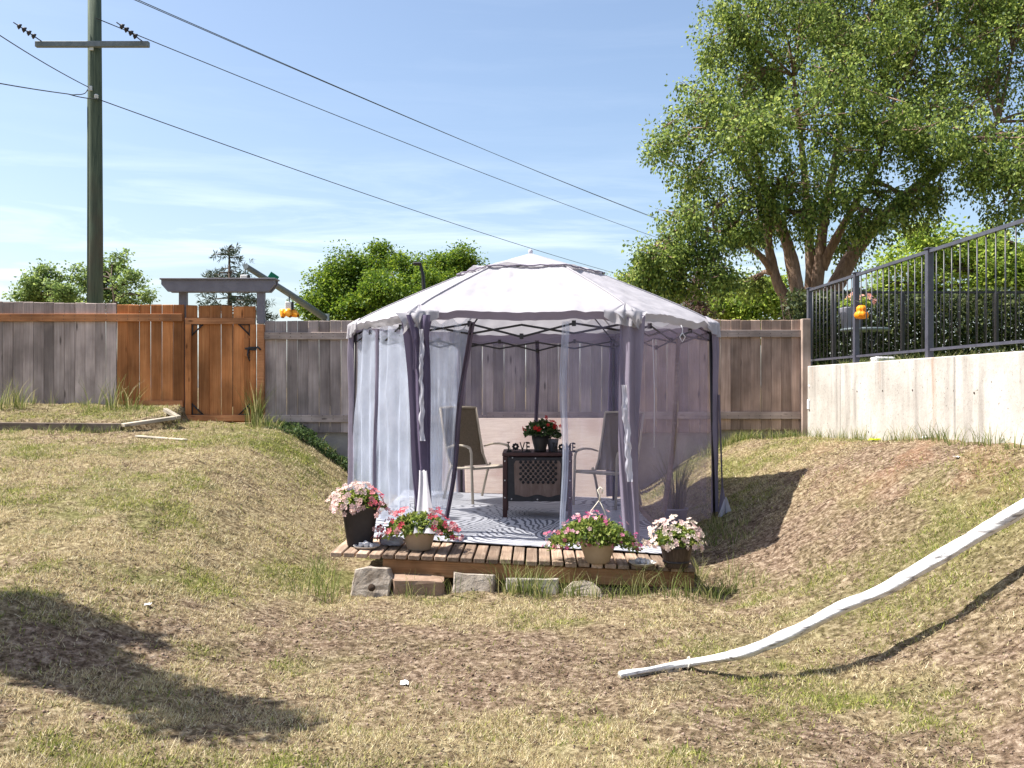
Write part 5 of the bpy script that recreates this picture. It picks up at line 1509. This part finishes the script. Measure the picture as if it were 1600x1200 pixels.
MB().cbox(at(427, 433, 29.2) - base + Vector((0, 0, 0)), (.30, .04, .22), .004, rot=(0, R(32), R(25))).build('street_sign', M['green_sign'], ts)
# street lamp over the round tree
sl = empty('street_lamp', at(664, 640, 32), label='slim dark street lamp rising in front of the round green tree', cat='street lamp')
b_ = sl.location
MB().tube([Vector((0, 0, 0)), at(663, 470, 32) - b_, at(661, 430, 32) - b_, at(657, 414, 32) - b_, at(650, 411, 32) - b_], [.09, .07, .06, .05, .05], 8).build('pole', M['black_metal'], sl)
MB().cbox(at(652, 412, 32) - b_, (.3, .2, .10), .03).build('lamp_head', M['black_metal'], sl)

# ------------------------------------------------------------------ trees
def tree(name, label, base, stems, lobes, nl, leaf, mat, bark, group=None, per=55, spread=0.28, cat='tree', droop=.3, shell=.45, tw=0.012, drip=0.0, sub=0):
    """stems: list of (points, radii); lobes: (centre, (rx, ry, rz), weight)"""
    base = Vector(base)
    t = empty(name, base, label=label, cat=cat, group=group)
    mb = MB()
    nodes = []
    for pts, rad in stems:
        P_ = crom([Vector(p) - base for p in pts], 5)
        rr = np.interp(np.linspace(0, 1, len(P_)), np.linspace(0, 1, len(rad)), rad)
        mb.tube(P_, [float(x) * .8 * random.uniform(.93, 1.07) for x in rr], 10)
        nodes += [(q, float(r)) for q, r in zip(P_, rr)][len(P_) // 3:]
    NP_ = np.array([list(q) for q, r in nodes]); NR = np.array([r for q, r in nodes])
    tot = sum(l[2] for l in lobes)
    allC = []
    for c, rad, wgt in lobes:
        c = Vector(c) - base
        dd = np.linalg.norm(NP_ - np.array(c), axis=1); j = int(np.argmin(dd))
        r0 = min(NR[j] * .7, 0.06 + .012 * dd[j]) ; a = Vector(NP_[j])
        mid = a.lerp(c, .5) + Vector((random.uniform(-.1, .1), random.uniform(-.1, .1), .12 * dd[j]))
        LP = crom([a, mid, c], 4)
        mb.tube(LP, [float(x) for x in np.linspace(r0, r0 * .35, len(LP))], 6)
        nc = max(3, int(nl * wgt / tot / per))
        if sub:
            ns = max(3, min(sub, nc // 3)); sd = rdir(ns); sd[:, 2] *= .9
            SC = np.array(c) + sd * np.array(rad) * (.35 + .6 * rng.random(ns))[:, None]
            pick = rng.integers(0, ns, nc); srad = (.36 + .24 * rng.random(ns))[pick]
            d = rdir(nc); r = (.2 + .8 * rng.random(nc)) ** .5
            CC = SC[pick] + d * np.array(rad) * (r * srad)[:, None] * np.array([1.1, 1.1, .75])
            allC.append(CC)
            for q in SC:
                mb.tube([LP[len(LP) // 2], LP[-1].lerp(Vector(q), .5) + Vector((0, 0, .05)), Vector(q)], [r0 * .4, r0 * .25, tw], 4, cap=False)
            for q in CC[::2]:
                j2 = int(np.argmin(np.linalg.norm(SC - q, axis=1))); mb.tube([Vector(SC[j2]), Vector(q)], [tw, tw * .4], 3, cap=False)
            continue
        d = rdir(nc); r = (shell + (1 - shell) * rng.random(nc)) ** .5
        lump = 0.75 + 0.5 * fbm(d[:, 0] * 2.5 + c.x, d[:, 1] * 2.5 + d[:, 2] * 2.5 + c.z, 2)
        CC = np.array(c) + d * np.array(rad) * (r * lump)[:, None]
        allC.append(CC)
        for q in CC[::2]:
            s0 = LP[random.randrange(len(LP) // 2, len(LP))]
            qq = Vector(q); m_ = s0.lerp(qq, .5) + Vector((0, 0, .1 * (qq - s0).length))
            mb.tube([s0, m_, qq], [tw * 1.6, tw, tw * .4], 3, cap=False)
    mb.build('trunk', bark, t)
    CC = np.concatenate(allC); m = len(CC)
    sz = spread * (0.6 + .8 * rng.random(m))
    idx = np.repeat(np.arange(m), per); n = len(idx)
    off = np.clip(rng.normal(size=(n, 3)), -1.7, 1.7) * sz[idx][:, None] * np.array([.62, .62, .45])
    if drip:
        hang = rng.random(m)[idx] * drip
        off[:, 2] -= hang * rng.random(n); off[:, :2] *= (1 - .4 * hang / drip)[:, None]
    C = CC[idx] + off
    D_ = unit(off + rng.normal(size=(n, 3)) * sz[idx][:, None] * .5 + np.array([0, 0, -droop]) * sz[idx][:, None])
    cu = unit(rng.normal(size=(m, 3)) * .5 + np.array([0, 0, .6]))
    Nn = unit(cu[idx] * .9 + rdir(n) * .65)
    L_ = leaf * (.65 + .7 * rng.random(n))
    v, f = leaf_quads(C, D_, Nn, L_, L_ * .62)
    link('crown', np_mesh('crown', v, f), mat, t)
    return t
def lobe(px, py, rpx, D, w=None, flat=1.0, dep=1.0):
    c = at(px, py, D); r = rpx / F * D
    return (c, (r, r * dep, r * flat), w if w is not None else rpx ** 2)

ED = 17.5
b = at(1245, 610, ED); b.z = .45
stems = [
    ([b, at(1250, 500, ED), at(1243, 440, ED), at(1230, 380, ED), at(1208, 325, ED), at(1185, 260, ED), at(1170, 190, ED)], [.26, .21, .17, .14, .11, .08, .05]),
    ([b + Vector((-.1, .1, 0)), at(1236, 500, ED + .2), at(1214, 440, ED + .2), at(1201, 385, ED + .2), at(1196, 330, ED + .3), at(1160, 260, ED + .3), at(1110, 200, ED + .3)], [.2, .15, .13, .11, .09, .06, .04]),
    ([at(1205, 425, ED + .2), at(1190, 402, ED), at(1160, 378, ED - .3), at(1125, 362, ED - .5), at(1080, 350, ED - .7)], [.09, .075, .06, .045, .03]),
    ([b + Vector((.15, .2, 0)), at(1272, 490, ED + .4), at(1279, 420, ED + .4), at(1288, 340, ED + .4), at(1305, 250, ED + .4), at(1320, 150, ED + .4)], [.22, .18, .15, .12, .09, .05]),
    ([b + Vector((.2, .1, 0)), at(1290, 490, ED + .6), at(1315, 430, ED + .6), at(1345, 380, ED + .6), at(1405, 315, ED + .5), at(1470, 262, ED + .3), at(1560, 190, ED)], [.26, .24, .21, .18, .13, .1, .05]),
    ([b, at(1262, 490, ED + .5), at(1266, 420, ED + .5), at(1262, 340, ED + .5), at(1255, 250, ED + .5), at(1240, 120, ED + .5)], [.18, .15, .12, .1, .08, .04]),
    ([at(1285, 420, ED + .4), at(1300, 385, ED + .2), at(1330, 330, ED), at(1370, 250, ED - .2), at(1400, 150, ED - .2)], [.13, .11, .09, .07, .04]),
]
EL = []
for (px, py, r, dd) in [(1085, 175, 72, 0), (1060, 235, 48, -.5), (1075, 285, 55, .3), (1150, 120, 85, .5), (1160, 230, 80, -1), (1130, 310, 52, -.6), (1060, 345, 42, -.9),
        (1030, 405, 38, -1.2), (1085, 395, 42, -.8), (1000, 432, 30, -1), (1120, 425, 30, -1.2), (1250, 80, 100, 0), (1260, 190, 95, -1.2), (1225, 290, 62, -1), (1300, 300, 55, -.9), (1345, 120, 100, .6),
        (1370, 215, 90, -1), (1390, 310, 48, -.6), (1440, 110, 100, .2), (1460, 205, 85, -.9), (1470, 300, 42, .2), (1540, 120, 100, .2), (1550, 225, 85, -1.4), (1590, 300, 60, -1.6), (1640, 180, 110, 0), (1660, 300, 70, -1), (1710, 230, 100, 0),
        (1200, 20, 100, .3), (1330, 0, 110, .5), (1470, 5, 110, .3), (1590, 20, 100, 0), (1270, -60, 90, .8), (1400, -80, 100, .8), (1540, -60, 100, .5), (1150, 60, 50, 0), (1180, 320, 46, -.8), (1250, 335, 40, -1), (1350, 335, 42, -.8), (1430, 320, 40, -.6), (1320, 380, 26, .9), (1195, 350, 24, .8), (1180, 440, 24, 1.2), (985, 440, 30, -.9), (1015, 415, 36, -1), (1045, 395, 36, -.8), (1070, 430, 34, -1), (1100, 375, 34, -.9), (1140, 345, 36, -.6)]:
    EL.append(lobe(px, py, r, ED + dd, w=max(r, 46) ** 2, flat=.9, dep=1.25))
tree('elm_tree', 'big leafy elm with several reddish trunks behind the right fence', b, stems, EL, 185000, .066, M['elm_leaf'], M['bark'], per=64, spread=.23, shell=.3, drip=.5, sub=12)

# unseen tree left of the frame, crown lobes placed to shade the lawn
def shade_pt(px, py, D, h):
    p = at(px, py, D); p.z = GZ(p.x, p.y); return p + to_sun * (h / to_sun.z)
b = Vector((-8.6, 4.6, GZ(-8.6, 4.6)))
SL = []
for (px, py, D, r, h) in [(-10, 1005, 5.3, .22, 4.4), (60, 1015, 5.25, .20, 4.6), (110, 1035, 5.1, .20, 4.5), (50, 1065, 4.9, .24, 4.5), (130, 1003, 5.3, .10, 4.3), (185, 993, 5.35, .07, 4.4), (225, 988, 5.4, .05, 4.4), (150, 1078, 4.8, .20, 4.4), (235, 1098, 4.7, .16, 4.6), (310, 1118, 4.6, .13, 4.4), (370, 1135, 4.5, .11, 4.5), (-90, 1030, 5.15, .28, 4.6), (430, 1150, 4.4, .10, 4.5), (340, 1165, 4.35, .14, 4.7)]:
    SL.append((shade_pt(px, py, D, h), (r * 1.15, r * 1.15, r), r * r))
stm = [([b, b + Vector((.3, 0, 1.6)), b + Vector((1.2, .1, 2.9)), b + Vector((2.4, .3, 3.7)), b + Vector((3.2, .3, 4.2))], [.2, .17, .13, .09, .05]),
       ([b + Vector((.3, 0, 1.6)), b + Vector((-.3, 0, 3)), b + Vector((-.6, 0, 4.5))], [.15, .11, .05])]
SL += [(b + Vector((-.5, 0, 4.4)), (1.2, 1.2, 1.0), .5), (b + Vector((.6, .2, 4.2)), (.9, .9, .7), .4)]
tree('shade_casting_tree', 'unseen tree with crown shaped to shade the lower left lawn', b, stm, SL, 40000, .085, M['maple_leaf'], M['bark'], per=50, spread=.13, shell=.15)

TG = 'trees beyond the fence'
# round green tree left of the gazebo roof
D = 38; b = at(615, 640, D); b.z = .45
RL = [lobe(*q) for q in [(515, 480, 44, D - 1), (530, 455, 34, D - .5), (555, 435, 42, D), (590, 415, 34, D + 1), (600, 460, 42, D - 2), (645, 420, 34, D), (660, 455, 40, D - 1.5), (700, 420, 30, D), (722, 412, 26, D), (695, 460, 34, D - 1), (560, 490, 34, D - 2), (640, 490, 40, D - 2), (500, 470, 20, D), (740, 430, 22, D + 1)]]
tree('maple_tree', 'round dense bright green tree rising left of the gazebo roof', b, [([b, at(615, 540, D), at(612, 480, D), at(620, 440, D)], [.3, .26, .2, .12])], RL, 74000, .115, M['maple_leaf'], M['dark_bark'], TG, per=50, spread=.38, shell=.5, sub=10)
# pair of light trees by the pole
D = 36
for (bx, lobes_, lab) in [
    (80, [(75, 435, 24), (50, 450, 20), (95, 455, 22), (35, 465, 14), (70, 468, 24), (105, 472, 16)], 'low loose light green tree left of the utility pole'),
    (178, [(150, 425, 28), (175, 412, 24), (200, 445, 24), (150, 460, 26), (190, 470, 30), (222, 462, 16), (130, 440, 16), (168, 440, 26)], 'loose light green tree directly behind the utility pole')]:
    b = at(bx, 640, D); b.z = .45
    tree('young_tree', lab, b, [([b, at(bx, 520, D), at(bx + 2, 470, D), at(bx - 4, 435, D)], [.16, .13, .1, .05])], [lobe(x, y, r, D + random.uniform(-1, 1)) for x, y, r in lobes_], 8000, .12, M['pale_leaf'], M['dark_bark'], TG, per=26, spread=.25, shell=.3, sub=8)
# yellow-green shrubs and trees behind the right end of the fence
D = 25; b = at(1150, 640, D); b.z = .45
tree('lime_shrub', 'bright yellow green bushy tree behind the right end of the fence', b, [([b, at(1150, 520, D), at(1145, 470, D)], [.14, .12, .06])],
     [lobe(*q) for q in [(1050, 475, 30, D), (1130, 455, 28, D + 1), (1165, 470, 34, D), (1200, 455, 30, D), (1120, 485, 30, D), (1215, 485, 30, D), (1170, 500, 30, D), (1030, 460, 18, D), (1078, 500, 24, D)]], 18000, .10, M['lime_leaf'], M['dark_bark'], TG, per=40, spread=.28, sub=6)
D = 27; b = at(1450, 640, D); b.z = .45
tree('lime_tree', 'sunlit pale green tree seen through the metal railing above the hedge', b, [([b, at(1450, 520, D), at(1455, 440, D), at(1470, 380, D)], [.2, .18, .14, .07])],
     [lobe(*q) for q in [(1410, 420, 34, D), (1440, 380, 34, D), (1475, 400, 38, D), (1510, 420, 40, D), (1560, 410, 46, D), (1530, 380, 34, D + 1), (1600, 420, 46, D), (1380, 450, 30, D), (1450, 450, 40, D), (1550, 460, 44, D), (1650, 410, 50, D), (1620, 460, 40, D)]], 30000, .11, M['lime_leaf'], M['dark_bark'], TG, per=40, spread=.34, shell=.3, sub=6)

# conifers
def conifer(name, label, px, D, ytop, ybot, prof, mat, seed, n_whorl, tuft, per, gap=0.0, group=TG, dens=1.0, sag=.1, ps=1.0):
    r = np.random.default_rng(seed); b = at(px, 640, D); b.z = .45
    t = empty(name, b, label=label, cat='tree', group=group)
    zt = CAMZ - (ytop - 605) / F * D - b.z; zb = CAMZ - (ybot - 605) / F * D - b.z
    mb = MB(); mb.tube([(0, 0, 0), (.05, 0, zt * .5), (0, 0, zt)], [.2, .14, .03], 8)
    CC = []; DD = []
    for i in range(n_whorl):
        f = i / (n_whorl - 1); z = zt + (zb - zt) * f
        L0 = np.interp(f, [p[0] for p in prof], [p[1] for p in prof]) / F * D
        for k in range(int(5 * dens + 1)):
            a = r.random() * 6.283; L_ = L0 * (.55 + .5 * r.random()); zz = z + r.normal() * .12
            e = np.array([math.cos(a) * L_, math.sin(a) * L_, zz - sag * L_ + .12 * L_ * r.random()])
            s = np.array([0, 0, zz + .08 * L_])
            mb.tube([s, s * .5 + e * .5 + np.array([0, 0, .06 * L_]), e], [.035, .022, .008], 4, cap=False)
            m = int(max(3, L_ / ps * 9))
            for q in range(m):
                g = gap + (1 - gap) * (q + r.random()) / m
                CC.append(s + (e - s) * g + r.normal(size=3) * np.array([.14, .14, .07]) * (1 + L_ * .12)); DD.append(unit(e - s))
    mb.build('trunk', M['dark_bark'], t)
    CC = np.array(CC); DD = np.array(DD); idx = np.repeat(np.arange(len(CC)), per); n = len(idx)
    d = unit(DD[idx] * .5 + r.normal(size=(n, 3)) * .7 + np.array([0, 0, .25]))
    C = CC[idx] + d * tuft * .45
    v, f = leaf_quads(C, d, unit(r.normal(size=(n, 3))), tuft * (.7 + .6 * r.random(n)), np.full(n, tuft * .14))
    link('crown', np_mesh('crown', v, f), mat, t)
conifer('pine_tree', 'dark airy pine standing behind the gate beam', 358, 42, 390, 492, [(0, 8), (.12, 26), (.3, 30), (.5, 42), (.7, 58), (1, 78)], M['pine_needle'], 5, 9, .30, 9, gap=.45, dens=.8, ps=1.5)
conifer('spruce_tree', 'thin dark spruce top peeking beside the round green tree', 516, 46, 416, 500, [(0, 4), (.3, 12), (.6, 22), (1, 34)], M['pine_needle'], 8, 10, .32, 14, sag=.2)
conifer('dead_conifer', 'brown withered conifer behind the fence right of the gazebo roof', 1090, 20, 430, 510, [(0, 5), (.3, 16), (.7, 28), (1, 36)], M['dead_needle'], 11, 13, .12, 10, sag=.7, ps=.4)

# hedge
hd = empty('hedge', (7.2, 14.0, 1.6), label='dense dark clipped hedge behind the terrace railing', cat='hedge')
n = 46000
X = rng.random(n) * 6.4 - 3.0; Yh = (rng.random(n) ** 1.3) * 0.9 - .35; Zh = rng.random(n) * 1.24
bulge = 0.12 * (fbm(X * 1.6 + 3, Zh * 1.6, 3) - .5)
C = np.stack([X, Yh + bulge * 2, Zh * (1 + bulge)], -1)
d = rdir(n); Nn = unit(rdir(n) + np.array([0, -.5, .5]))
L_ = .06 * (.6 + .8 * rng.random(n))
v, f = leaf_quads(C, d, Nn, L_, L_ * .6)
link('foliage', np_mesh('foliage', v, f), M['hedge_leaf'], hd)
mb = MB()
for i in range(60):
    x = -2.9 + i * .105; mb.tube([(x, .15, -.1), (x + random.uniform(-.1, .1), .15, .6), (x + random.uniform(-.2, .2), .2, 1.15)], [.02, .014, .006], 5, cap=False)
mb.build('stems', M['dark_bark'], hd)
